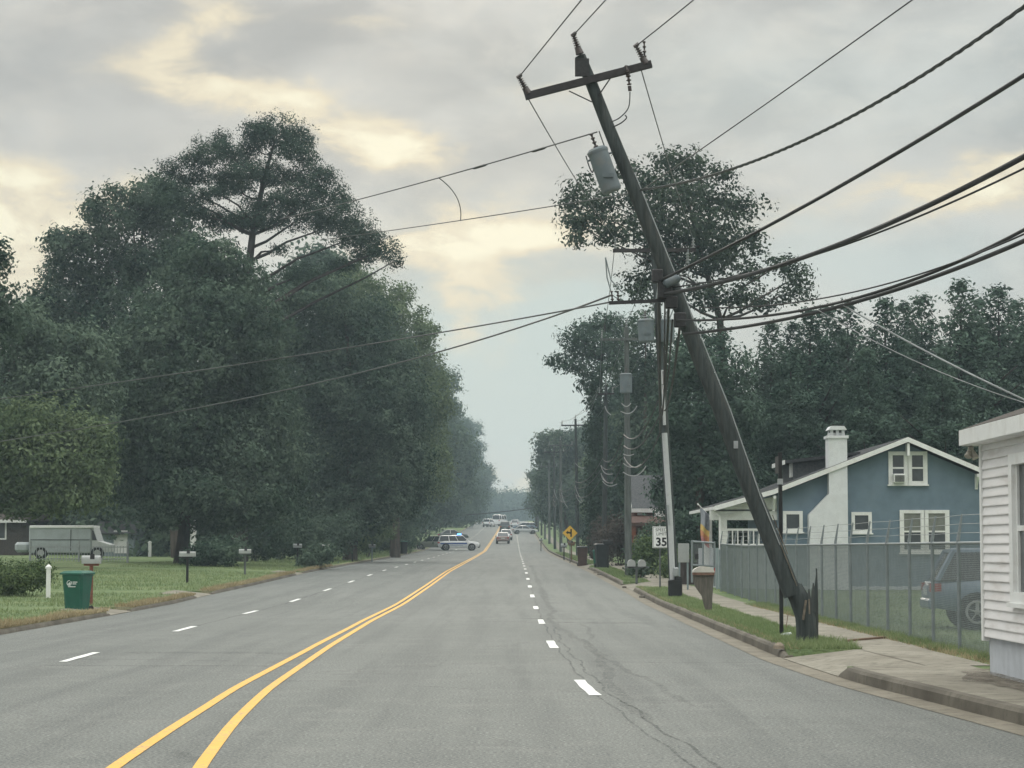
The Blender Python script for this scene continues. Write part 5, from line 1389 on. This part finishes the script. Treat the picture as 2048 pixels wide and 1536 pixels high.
def paddle_mailbox():
    d = 55.3; o = G(1416, d); t = thing('mailbox', 'brown wooden mailbox stand flaring up to a rusty-topped box, between sidewalk and kerb', 'mailbox', o)
    L = lambda x, y, dy=0.0: P(x, y, d + dy) - o
    poly = [(1412, 1224), (1424, 1224), (1425, 1192), (1428, 1150), (1386, 1150), (1390, 1172), (1404, 1192)]
    b = MB(); b.prism([L(x, y, -.08) for x, y in poly], (0, .16, 0)); b.build('stand', K['wood2'], t)
    a, c = L(1385, 1150), L(1428, 1134)
    b = MB(); n = 10; hw = (c.x - a.x) / 2; cx = (a.x + c.x) / 2
    sec = [(-hw * .98, a.z)] + [(-hw * math.cos(math.pi * k / n), a.z + (c.z - a.z) * (.25 + .75 * math.sin(math.pi * k / n))) for k in range(n + 1)] + [(hw * .98, a.z)]
    b.prism([(cx + x, -.13, z) for x, z in sec], (0, .26, 0)); box = b.build('box', K['rustbox'], t)
    b = MB(); b.prism([(cx + x * 1.03, -.14, z + .015) for x, z in sec[1:-1]], (0, .28, 0)); b.build('lid', K['palelid'], box)
    b = MB(); b.box((cx + hw, -.06, a.z + .05), (cx + hw + .02, .0, a.z + .17)); b.build('flag', K['tail'], box)
K['wood2'] = mat('mailbox_wood', (.125, .115, .10), .9, .2, 6, stretch=(4, 4, .6), bump=.3); K['rustbox'] = mat('rusty_box', (.20, .12, .09), .8, .2, 8); K['palelid'] = mat('pale_metal_lid', (.52, .50, .46), .6, .1, 5)
paddle_mailbox()
def mailbox(px, d, label, h=1.05, m='steel', boxm='galv', n=1, w=.2, name='mailbox', post=.045, yaw=0.0, ln=.48, group=None, py=1120):
    o = G(px, d, py); t = thing(name, label, 'mailbox', o, yaw, group)
    b = MB(); b.box((-post, -post, -.2), (post, post, h), bev=.008)
    if n > 1: b.box((-w * n * .75, -.05, h - .07), (w * n * .75, .05, h))
    else: b.box((-.2, -.05, h - .06), (.2, .05, h))
    b.build('post', K[m], t)
    for k in range(n):
        cx = (k - (n - 1) / 2) * w * 1.35; b = MB(); r = w / 2
        sec = [(-r, h), (r, h)] + [(r * math.cos(math.pi * q / 8), h + .12 + r * math.sin(math.pi * q / 8)) for q in range(9)]
        if n == 1: b.prism([(-ln / 2, x, z) for x, z in sec], (ln, 0, 0))
        else: b.prism([(cx + x, -ln / 2, z) for x, z in sec], (0, ln, 0))
        bx = b.build('box', K[boxm], t, smooth=45)
        b = MB(); b.box((cx + r if n > 1 else -.02, -.1, h + .12), (cx + r + .012 if n > 1 else .1, -.09 if n == 1 else .02, h + .26)); b.build('flag', K['hard'], bx)
    return t
K['whitebox'] = mat('dull_white_metal', (.34, .36, .355), .55, .08, 4, dirt=(.35, .35, .32), dscale=5, damt=.4)
mailbox(1273, 89, 'pair of pale-topped mailboxes on one post near the driveway apron', .82, n=2, w=.3, boxm='whitebox')
mailbox(375, 88, 'pale mailbox on a dark post on the left lawn, right of the green bin', 1.02, 'black', 'whitebox', ln=.62, w=.15)
mailbox(490, 103, 'weathered mailbox on a grey wooden post, second along the left lawn', .95, 'polegrey', 'whitebox', ln=.55, w=.15)
mailbox(595, 128, 'dark mailbox with pale lid on the left verge before the low shrub', 1.0, 'black', 'galv')
mailbox(652, 136, 'pale mailbox half sunk in the spreading shrub on the left verge', .95, 'black', 'whitebox', ln=.45)
mailbox(705, 150, 'black mailbox with pointed top on the left verge', 1.15, 'black', 'black', ln=.7)
mailbox(744, 160, 'pale mailbox among tall weeds on the left verge', 1.0, 'woodgrey', 'whitebox')
mailbox(183, 62, 'red and white mailbox just behind the green bin', 1.12, 'brick', 'whitebox', ln=.5)
mailbox(1216, 118, 'black mailbox on a post beside the black bin', 1.25, 'black', 'black', ln=.5)
mailbox(1128, 170, 'grey-green mailbox beyond the yellow sign', 1.0, 'bindark', 'galv')
mailbox(1143, 158, 'brown mailbox post by the yellow sign', 1.05, 'wood', 'wood')
mailbox(1082, 255, 'white mailbox far along the right verge', 1.2, 'black', 'whitebox')

def wheelie_bin(px, d, label, m, yaw=0.0, s=1.0, logo=False, lidm=None, py=1140):
    o = G(px, d, py); t = thing('wheelie_bin', label, 'trash bin', o, yaw)
    H = 1.05 * s; w0, w1, d0, d1 = .225 * s, .285 * s, .25 * s, .33 * s
    b = MB(); rings = []
    for f, z in ((0, .0), (.05, .03), (.55, .6), (.62, .64), (1, H - .06), (1.06, H - .05), (1.06, H)):
        w = w0 + (w1 - w0) * f; dd = d0 + (d1 - d0) * f; r = .06
        rings.append([(-w + r, -dd, z), (w - r, -dd, z), (w, -dd + r, z), (w, dd - r, z), (w - r, dd, z), (-w + r, dd, z), (-w, dd - r, z), (-w, -dd + r, z)])
    b.loft(rings); b.build('body', K[m], t, smooth=30)
    b = MB(); w, dd = w1 * 1.12, d1 * 1.1
    b.loft([[(-w, -dd, H + .004), (w, -dd, H + .004), (w, dd, H + .004), (-w, dd, H + .004)], [(-w, -dd, H + .04), (w, -dd, H + .04), (w, dd, H + .05), (-w, dd, H + .05)], [(-w * .75, -dd * .8, H + .09), (w * .75, -dd * .8, H + .09), (w * .75, dd * .8, H + .10), (-w * .75, dd * .8, H + .10)]])
    b.build('lid', K[lidm or m], t, smooth=30)
    for k in (-1, 1):
        b = MB(); b.tube([(k * (w0 + .005), d0 + .04, .13), (k * (w0 + .055), d0 + .04, .13)], .13, 16); b.build('wheel', K['tyre'], t, smooth=40)
    b = MB(); b.tube([(-w1 * .8, dd - .02, H - .03), (-w1 * .8, dd + .1, H - .02), (w1 * .8, dd + .1, H - .02), (w1 * .8, dd - .02, H - .03)], .016, 6); b.build('handle', K[m], t)
    if logo:
        b = MB(); y = -(d0 + (d1 - d0) * .83) - .012; z = H * .78
        for k in range(24):
            a = 2 * math.pi * k / 24; 
            if k in (3, 4): continue
            b.tube([(-.07 + .06 * math.cos(a), y, z + .02 + .06 * math.sin(a)), (-.07 + .06 * math.cos(a + .27), y, z + .02 + .06 * math.sin(a + .27))], .011, 4)
        b.prism([(-.11, y, z), (-.05, y, z + .045), (-.03, y, z + .0), (-.07, y, z - .03)], (0, .006, 0))
        for (x0, x1, zz) in ((.02, .15, .045), (.02, .12, .0), (-.1, .1, -.07)): b.box((x0, y, z + zz - .012), (x1, y + .006, z + zz + .012))
        b.build('printed_mark', K['logo'], t)
    return t
wheelie_bin(155, 58, 'green wheeled trash bin with a white printed mark on the left verge', 'bin', R(-14), 1.0, True)
wheelie_bin(1203, 119, 'black wheeled bin with its lid up beside the right kerb', 'bindark', R(8), 1.12)
wheelie_bin(1196, 128, 'green wheeled bin behind the black one on the right verge', 'bin', R(-5), .95)
wheelie_bin(1165, 137, 'brown wheeled bin at the right kerb before the yellow sign', 'binbrown', 0, 1.1, lidm='bindark')
wheelie_bin(793, 205, 'dark bin standing on the left verge before the police car', 'bindark', 0, 1.05, py=1100)
wheelie_bin(808, 212, 'second dark bin on the left verge, nearer the police car', 'bindark', 0.2, 1.05, lidm='bin', py=1100)

def notice_board():
    d = 78.5; o = G(1367, d); t = thing('notice_panel', 'blank white panel on a post right of the riser pole', 'sign', o)
    a, c = P(1356, 1125, d) - o, P(1378, 1087, d) - o
    b = MB(); b.box((a.x, -.03, a.z), (c.x, .0, c.z), bev=.008); b.build('panel', K['whitebox'], t)
    b = MB(); b.box((a.x + .02, .002, -.2), (a.x + .08, .05, c.z - .05)); b.build('post', K['woodgrey'], t)
    b = MB(); b.box((c.x - .08, .002, -.2), (c.x - .02, .05, c.z - .05)); b.build('post', K['woodgrey'], t)
notice_board()
def stump():
    d = 86; o = G(1372, d); t = thing('tree_stump', 'dark wedge-shaped tree stump on the grass behind the white panel', 'stump', o)
    b = MB(); b.tube([(0, 0, -.1), (.02, 0, .12), (-.02, .02, .5), (-.05, 0, .95)], [.5, .36, .25, .2], 12); b.build('trunk', K['barkdark'], t, smooth=60)
    b = MB(); b.tube([(-.05, 0, .96), (-.05, 0, .99)], [.19, .17], 12); b.build('cut_face', K['wood'], t)
stump()
def small_things():
    # loose plank lying on the sidewalk and a scrap of litter by the pole
    a, c = P(1690, 1283, 37.0), P(1768, 1279, 38.4); a.z = c.z = .165
    b = MB(); b.bar(a, c, .09, .03); tag(b.build('plank', K['wood'], None), 'dark broken plank lying across the sidewalk right of the pole base', 'plank')
    q = P(1571, 1268, 39.4); b = MB(); r = random.Random(2)
    b.loft([[(q.x + .1 * math.cos(k) * r.uniform(.6, 1.1), q.y + .16 * math.sin(k), .155 + .03 * i + r.uniform(0, .03)) for k in [0, .9, 1.8, 2.7, 3.6, 4.5, 5.4]] for i in range(2)])
    tag(b.build('litter', K['logo'], None), 'white scrap of litter in the grass left of the broken pole', 'litter')
    q = P(1558, 1290, 34.9); b = MB(); b.loft([[(q.x + s * .09 * math.cos(k), q.y + s * .12 * math.sin(k), .13 + z) for k in [0, .8, 1.6, 2.4, 3.2, 4, 4.8, 5.6]] for s, z in ((1, 0), (.9, .05), (.4, .09))])
    tag(b.build('clod', K['dirt'], None), 'dark clod on the kerb top below the black post', 'clod')
    for i, (x, d, sz) in enumerate(((1318, 74, .12), (1294, 86, .10), (1222, 112, .16), (1240, 108, .12))):
        q = P(x, 1200, d); X = RK(d) - .08; b = MB(); r = random.Random(i)
        b.loft([[(X + s * sz * math.cos(k) * r.uniform(.7, 1.2), d + s * sz * 1.4 * math.sin(k), zr(d) + .004 + z) for k in [0, .9, 1.8, 2.7, 3.6, 4.5, 5.4]] for s, z in ((1, 0), (.85, .05), (.3, .08))])
        tag(b.build('debris', K['kerb'], None), 'pale chip of rubble lying in the right gutter', 'debris', 'rubble chips in the right gutter')
small_things()

# ------------------------------------------------------------------ houses half hidden by trees
def brick_house():
    d = 128; o = G(1300, d); t = thing('house', 'brick house with steep grey roof and white porch gable, behind the poles at right', 'house', o)
    L = lambda x, y, dy=0.0: P(x, y, d + dy) - o
    x0, x1 = L(1263, 1000).x, L(1345, 1000).x; ze = L(1270, 1018).z; zt = L(1270, 968).z
    b = MB(); b.box((x0 + .15, 0, -.3), (x1, 7, ze)); b.build('wall', K['brick'], t)
    b = MB(); b.prism([(x0, -.3, ze), (x0, 3.5, zt + .6), (x0, 7.3, ze), (x0, 7.3, ze - .12), (x0, -.3, ze - .12)], (x1 - x0, 0, 0)); rf = b.build('roof', K['roofgrey'], t)
    b = MB(); b.box((x0 - .03, -.36, ze - .2), (x1, -.301, ze + .02)); b.bar((x0 - .03, -.33, ze), (x0 - .03, 3.5, zt + .6), .06, .2); b.build('fascia', K['trim'], rf)
    # porch
    b = MB(); zp = L(1290, 1048).z; b.box((x0 - .2, -2.4, zp - .12), (x1, -.01, zp + .05)); b.prism([(x0 - .2, -2.4, zp + .05), (x0 - .2, -.01, zp + .05), (x0 - .2, -.01, zp + .5)], (x1 - x0, 0, 0)); b.build('porch_roof', K['rust2'], t)
    for x in (x0, L(1308, 1000).x):
        b = MB(); b.box((x - .12, -2.3, -.3), (x + .12, -2.06, zp - .12)); b.build('porch_post', K['brick'], t)
    b = MB(); b.box((x0, -2.35, -.3), (x1, -2.1, L(1280, 1100).z)); b.build('porch_wall', K['brick'], t)
    for (a, c, q, s) in ((1275, 1291, 1060, 1085), (1275, 1290, 1026, 1044)):
        p0, p1 = L(a, s), L(c, q); b = MB(); b.box((p0.x, -.05, p0.z), (p1.x, -.002, p1.z)); w = b.build('window', K['trim'], t)
        b = MB(); b.box((p0.x + .08, -.06, p0.z + .08), (p1.x - .08, -.051, (p0.z + p1.z) / 2)); b.build('pane', K['curtain'], w)
    b = MB(); pz = L(1300, 1030).z; b.prism([(L(1296, 0).x, -.5, pz - .25), (L(1330, 0).x, -.5, pz - .25), (L(1312, 0).x, -.5, pz + .35)], (0, .3, 0)); b.build('gable_trim', K['trim'], t)
K['rust2'] = mat('brown_porch_roof', (.10, .06, .05), .9, .2, 8)
brick_house()
def grey_shed():
    d = 150; o = G(250, d, 1105); t = thing('shed', 'low grey gabled shed behind the nose of the parked van', 'shed', o)
    L = lambda x, y, dy=0.0: P(x, y, d + dy) - o
    b = MB(); x0, x1 = L(205, 0).x, L(280, 0).x; zt = L(0, 1048).z; ze = L(0, 1066).z
    b.prism([(x1, 0, -.3), (x1, 5, -.3), (x1, 5, ze), (x1, 2.5, zt), (x1, 0, ze)], (x0 - x1, 0, 0)); b.build('wall', K['woodgrey'], t)
    b = MB(); b.prism([(x1 + .2, -.3, ze - .1), (x1 + .2, 2.5, zt + .08), (x1 + .2, 5.3, ze - .1), (x1 + .2, 5.3, ze), (x1 + .2, 2.5, zt + .2), (x1 + .2, -.3, ze)], (x0 - x1 - .4, 0, 0)); b.build('roof', K['roofgrey'], t)
    b = MB(); b.box((x1 - 1.3, -.04, .2), (x1 - .4, -.002, 1.7)); b.build('door', K['trim'], t)
grey_shed()
def left_house():
    d = 150; o = G(-30, d, 1100); t = thing('house', 'house with brown roof and white eaves, glimpsed through leaves above the van', 'house', o)
    L = lambda x, y, dy=0.0: P(x, y, d + dy) - o
    x0, x1 = L(-200, 0).x, L(60, 0).x; ze = L(0, 1040).z
    b = MB(); b.box((x0, 0, -.3), (x1, 8, ze)); b.build('wall', K['roofbrown'], t)
    b = MB(); b.prism([(x0 - .4, -.5, ze), (x0 - .4, 4, ze + 1.6), (x0 - .4, 8.5, ze)], (x1 - x0 + .8, 0, 0)); rf = b.build('roof', K['roofbrown'], t)
    b = MB(); b.box((x0 - .4, -.55, ze - .18), (x1 + .4, -.501, ze + .02)); b.build('fascia', K['trim'], rf)
    b = MB(); b.box((x1 - 2.2, -.05, 1.0), (x1 - 1.0, -.002, 2.2)); w = b.build('window', K['trim'], t)
    b = MB(); b.box((x1 - 2.1, -.06, 1.1), (x1 - 1.1, -.051, 2.1)); b.build('pane', K['glass'], w)
left_house()
def white_post(px, d, z1, label, w=.09, name='white_post', yb=1150):
    o = G(px, d, yb); t = thing(name, label, 'post', o)
    b = MB(); b.box((-w, -w, -.2), (w, w, z1 - .06), bev=.01); b.build('shaft', K['trim'], t)
    b = MB(); b.loft([[(-w - .02, -w - .02, z1 - .06), (w + .02, -w - .02, z1 - .06), (w + .02, w + .02, z1 - .06), (-w - .02, w + .02, z1 - .06)], [(-w - .02, -w - .02, z1), (w + .02, -w - .02, z1), (w + .02, w + .02, z1), (-w - .02, w + .02, z1)], [(-.01, -.01, z1 + .07), (.01, -.01, z1 + .07), (.01, .01, z1 + .07), (-.01, .01, z1 + .07)]]); b.build('cap', K['trim'], t)
    return t
white_post(97, 69.5, .95, 'white wooden post at the right end of the clipped hedge', .06)
white_post(386, 138, 2.6, 'tall white board standing right of the thick oak trunk', .16)
white_post(299, 150, .95, 'short white post on the lawn right of the grey shed', .1)
def picket_fence():
    d = 122; a = P(60, 1130, d); z0 = ground_z(a.x, d); o = Vector((a.x, d, z0)); t = thing('picket_fence', 'low thin metal fence in front of the parked van', 'fence', o)
    w = P(255, 1130, d).x - a.x
    b = MB()
    for i in range(int(w / .16)): b.box((i * .16, -.01, 0), (i * .16 + .03, .01, .8))
    b.box((0, -.012, .72), (w, .012, .77)); b.box((0, -.012, .1), (w, .012, .14)); b.build('panel', K['galv'], t)
    for k in (0, .5, 1.0): b = MB(); b.tube([(w * k, 0, -.1), (w * k, 0, 1.05)], .06, 8); b.build('post', K['galv'], t)
picket_fence()

# ------------------------------------------------------------------ vehicles
def car(name, label, cat, loc, yaw, L, Wd, H, kind, paint, group=None, zb=.28, wr=.34, police=False, roofm=None):
    """x forward, y left; body loft, glazed cabin, pillars, wheels, lamps"""
    t = thing(name, label, cat, loc, yaw, group)
    hw = Wd / 2; hood = {'sedan': .62, 'suv': .66, 'pickup': .66, 'wagon': .62, 'van': .7}[kind] * H; belt = hood
    st = {'sedan': [(-.5, .56), (-.47, .64), (-.3, .645), (0, .63), (.22, .62), (.40, .56), (.47, .50), (.5, .42)],
          'suv': [(-.5, .56), (-.485, .63), (-.3, .63), (0, .62), (.20, .615), (.40, .58), (.475, .53), (.5, .44)],
          'wagon': [(-.5, .5), (-.485, .58), (-.3, .6), (0, .6), (.2, .6), (.4, .55), (.475, .5), (.5, .42)],
          'pickup': [(-.5, .58), (-.49, .60), (-.3, .60), (0, .60), (.2, .60), (.42, .57), (.485, .53), (.5, .45)],
          'van': [(-.5, .5), (-.49, .56), (-.3, .58), (0, .58), (.3, .56), (.44, .50), (.485, .42), (.5, .34)]}[kind]
    b = MB(); rings = []
    for (f, zt) in st:
        x = f * L; z1 = zt * H; e = abs(f) * 2; w = hw * (1 - .10 * max(0, e - .75) / .25); z0 = zb + (.12 if e > .93 else 0)
        rings.append([(x, -w * .93, z0), (x, -w, z0 + .1), (x, -w, z0 + (z1 - z0) * .55), (x, -w * .985, z1 - .10), (x, -w * .90, z1), (x, w * .90, z1), (x, w * .985, z1 - .10), (x, w, z0 + (z1 - z0) * .55), (x, w, z0 + .1), (x, w * .93, z0)])
    b.loft(rings); body = b.build('body', K[paint], t, smooth=35)
    # cabin
    cb = {'sedan': (-.40, .24, -.22, .05), 'suv': (-.485, .24, -.44, .10), 'wagon': (-.47, .25, -.40, .08), 'pickup': (-.10, .24, -.07, .10), 'van': (-.48, .40, -.47, .30)}[kind]
    xa, xb, ra, rb = [q * L for q in cb]; zb1 = .60 * H; zt1 = H - .05; wb = hw * .90; wt = hw * .74
    base = [(xa, -wb, zb1), (xb, -wb, zb1), (xb, wb, zb1), (xa, wb, zb1)]; top = [(ra, -wt, zt1), (rb, -wt, zt1), (rb, wt, zt1), (ra, wt, zt1)]
    b = MB(); b.loft([base, top]); b.build('window', K['carglass'], t)
    b = MB()
    b.loft([[(ra - .03, -wt - .03, zt1 - .03), (rb + .03, -wt - .03, zt1 - .03), (rb + .03, wt + .03, zt1 - .03), (ra - .03, wt + .03, zt1 - .03)], [(ra - .02, -wt - .01, zt1 + .02), (rb, -wt - .01, zt1 + .02), (rb, wt + .01, zt1 + .02), (ra - .02, wt + .01, zt1 + .02)], [(ra + .12, -wt * .8, H), (rb - .2, -wt * .8, H), (rb - .2, wt * .8, H), (ra + .12, wt * .8, H)]])
    for i in range(4): b.bar(base[i], top[i], .085, .07)
    npil = {'sedan': (.47,), 'suv': (.36, .66), 'wagon': (.36, .66), 'pickup': (.5,), 'van': (.30, .62)}[kind]
    for f in npil:
        for s in (-1, 1): b.bar((xa + (xb - xa) * f, s * wb, zb1), (ra + (rb - ra) * f, s * wt, zt1), .09 if kind != 'van' else .3, .05)
    b.build('roof', K[roofm or paint], t, smooth=35)
    if kind == 'pickup':
        b = MB(); b.box((-.46 * L, -hw * .78, .52 * H), (-.12 * L, hw * .78, .604 * H)); b.build('cargo_bed', K['black'], t)
    # wheels with arches
    for fx in (-.31, .315):
        for s in (-1, 1):
            x, y = fx * L, s * (hw - .12)
            b = MB(); b.tube([(x, s * (hw - .24), wr), (x, s * (hw + .012), wr)], wr * 1.16, 20); b.build('wheel_arch', K['black'], t, smooth=40)
            b = MB(); b.tube([(x, s * (hw - .22), wr), (x, s * (hw - .02), wr), (x, s * (hw + .025), wr)], [wr, wr, wr * .92], 20)
            wh = b.build('wheel', K['tyre'], t, smooth=40)
            b = MB(); yy = s * (hw + .028)
            b.tube([(x, yy - s * .01, wr), (x, yy + s * .004, wr)], wr * .16, 10)
            for k in range(5):
                a = k * 1.2566 + .3; b.bar((x, yy, wr), (x + math.cos(a) * wr * .58, yy, wr + math.sin(a) * wr * .58), wr * .20, .02)
            pts = [(x + math.cos(a) * wr * .62, yy, wr + math.sin(a) * wr * .62) for a in [k * .3142 for k in range(21)]]
            b.tube(pts, .028, 5); b.build('rim', K['rim'], wh)
    for s in (-1, 1):
        zt = .50 * H
        b = MB(); b.box((.478 * L, s * hw * .55 - .0, zt - .17), (.5 * L + .012, s * hw * .86, zt - .02)) if s > 0 else b.box((.478 * L, -hw * .86, zt - .17), (.5 * L + .012, -hw * .55, zt - .02)); b.build('headlight', K['lamp'], t)
        b = MB(); y0, y1 = sorted((s * hw * .66, s * hw * .93)); b.box((-.5 * L - .012, y0, zt - .06), (-.455 * L, y1, zt + .10)); b.build('taillight', K['tail'], t)
        b = MB(); y0, y1 = sorted((s * hw, s * (hw + .14))); b.box((.17 * L, y0, zb1 + .02), (.21 * L, y1, zb1 + .16), bev=.03); b.build('mirror', K[paint], t)
    b = MB(); b.box((-.5 * L - .04, -hw * .86, zb + .10), (-.47 * L, hw * .86, zb + .30), bev=.04); b.build('bumper', K['black' if kind in ('suv', 'pickup') else paint], t)
    b = MB(); b.box((.47 * L, -hw * .86, zb + .02), (.5 * L + .05, hw * .86, zb + .22), bev=.04); b.build('bumper', K['black' if kind in ('suv', 'pickup') else paint], t)
    b = MB(); b.box((-.5 * L - .022, -.26, zb + .36), (-.5 * L - .005, .26, zb + .48)); b.build('number_plate', K['logo'], t)
    if police:
        b = MB(); b.box((-.02 * L, -wt * .85, H + .0), (.05 * L, wt * .85, H + .05)); b.build('light_bar', K['black'], t)
        b = MB(); b.box((-.03 * L, -wt * .84, H + .051), (.06 * L, wt * .84, H + .20), bev=.04); b.build('beacon', K['bluelight'], t)
        b = MB()
        for s in (-1, 1): y0, y1 = sorted((s * hw * 1.003, s * hw * 1.008)); b.box((-.44 * L, y0, .41 * H), (.20 * L, y1, .50 * H)); b.box((-.22 * L, y0, .33 * H), (.1 * L, y1, .35 * H))
        b.build('side_stripe', K['policeblue'], t)
        b = MB(); b.box((.5 * L, -.5, zb + .1), (.5 * L + .1, .5, zb + .45), bev=.04); b.build('push_bar', K['black'], t)
    return t
K['policeblue'] = mat('police_blue', (.04, .09, .30), .4, .1, 3)
def at(px, d, py=1090):
    p = P(px, py, d); return Vector((p.x, d, zr(d) if LK(d) < p.x < RK(d) else ground_z(p.x, d)))
car('police_car', 'white police car with blue light on its roof, standing across the left lanes', 'police car', at(917, 262), R(3), 4.75, 1.95, 1.72, 'suv', 'carwhite', police=True, wr=.38)
car('parked_car', 'olive car half hidden behind the tail of the police car', 'car', at(866, 266), R(176), 4.4, 1.8, 1.62, 'wagon', 'cargreen')
car('parked_car', 'dark car with pale roof seen above the police car', 'car', at(905, 345), R(10), 4.6, 1.8, 1.55, 'sedan', 'cardark', roofm='carsilver')
car('parked_car', 'maroon car with pale roof, nearest in the lane right of the yellow lines', 'car', at(1005.5, 312), R(91), 4.5, 1.78, 1.50, 'sedan', 'carred', roofm='carwhite')
car('parked_car', 'white car just beyond the maroon car in the same lane', 'car', at(1012, 345), R(91), 4.6, 1.8, 1.55, 'wagon', 'carwhite')
car('parked_car', 'dark tall car ahead of the white one in the same lane', 'car', at(1010, 440), R(90), 4.8, 2.0, 1.95, 'suv', 'cardark')
car('parked_car', 'silver car crossways in the right lane far ahead', 'car', at(1049, 415), R(8), 4.6, 1.8, 1.5, 'sedan', 'carsilver')
car('parked_car', 'pale car behind the crossways silver one at the far right', 'car', at(1050, 470), R(175), 4.9, 1.8, 1.5, 'wagon', 'carblue')
car('parked_car', 'white car at the far left by the foot of the trees', 'car', at(978, 520), R(75), 4.8, 1.9, 1.8, 'suv', 'carwhite')
car('parked_truck', 'white van tallest of the vehicles at the far end of the road', 'van', at(1000, 540), R(70), 5.6, 2.1, 2.6, 'van', 'carwhite', zb=.35)
car('parked_car', 'small pale car farthest right at the end of the road', 'car', at(1031, 520), R(85), 4.4, 1.8, 1.6, 'wagon', 'carwhite')
car('parked_car', 'blue-grey car behind the chain-link fence, its tail toward the road', 'car', at(1853, 45) + Vector((2.3, 0, 0)), R(-4), 4.6, 1.82, 1.56, 'wagon', 'carblue', wr=.33)
# cargo van by the left house: built with the same parts, square and ribbed
K['vanpale'] = mat('dull_white_paint', (.50, .52, .52), .5, .06, 3, dirt=(.36, .38, .37), dscale=2, damt=.5)
def camper():
    d = 131; o = G(140, d, 1118); t = thing('parked_van', 'grey box van with white roof edge parked on the far left lawn', 'van', o)
    L = lambda x, y, dy=0.0: P(x, y, d + dy) - o
    x0, x1 = L(74, 0).x, L(197, 0).x; zt = L(0, 1052).z; W_ = 2.1
    b = MB(); b.box((x0, 0, .35), (x1, W_, zt), bev=.06); b.build('body', K['vangrey'], t)
    b = MB(); b.box((x0 + .05, -.04, zt - .12), (x1 + .1, W_, zt + .03), bev=.02); b.build('roof', K['trim'], t)
    b = MB(); xa = L(45, 0).x; b.box((xa, .1, .4), (x0 - .002, W_ - .1, L(0, 1084).z), bev=.15); b.build('rear_box', K['vangrey'], t)
    b = MB(); xn = L(232, 0).x; zh = L(0, 1084).z; b.prism([(x1, .1, .4), (xn, .1, .42), (xn, .1, .85), (xn - .5, .1, zh), (x1 + .35, .1, zh + .06), (x1 + .1, .1, zt - .1), (x1, .1, zt - .1)], (0, W_ - .2, 0)); b.build('cab', K['vanpale'], t)
    b = MB(); b.prism([(x1 + .02, .08, zh + .1), (x1 + .30, .08, zh + .1), (x1 + .1, .08, zt - .25), (x1 + .02, .08, zt - .25)], (0, .018, 0)); b.build('window', K['carglass'], t)
    for x in (x0 + .7, x1 - .15 + .5):
        b = MB(); b.tube([(x, -.01, .36), (x, .25, .36)], .36, 18); w = b.build('wheel', K['tyre'], t, smooth=40)
        b = MB(); b.tube([(x, -.03, .36), (x, -.012, .36)], .2, 14); b.build('rim', K['rim'], w)
    b = MB(); b.box((xn - .06, .2, .62), (xn + .03, .55, .80)); b.build('headlight', K['lamp'], t)
    b = MB(); b.box((x1 - 1.2, -.012, .5), (x1 - 1.16, -.001, zt - .2)); b.box((x0 + .1, -.012, 1.1), (x1 - .1, -.001, 1.14)); b.build('panel_seam', K['hard'], t)
camper()

# ------------------------------------------------------------------ the morning haze
def haze():
    b = MB(); b.box((-760, -90, -3), (760, 2480, 62))
    m = bpy.data.materials.new('haze'); m.use_nodes = True; n = m.node_tree; n.nodes.clear()
    out = n.nodes.new('ShaderNodeOutputMaterial'); v = n.nodes.new('ShaderNodeVolumePrincipled')
    v.inputs['Color'].default_value = (.70, .89, 1.0, 1); v.inputs['Density'].default_value = HAZE; v.inputs['Anisotropy'].default_value = .2
    n.links.new(v.outputs[0], out.inputs['Volume'])
    tag(b.build('haze', m), kind='stuff')
HAZE = .0005
haze()
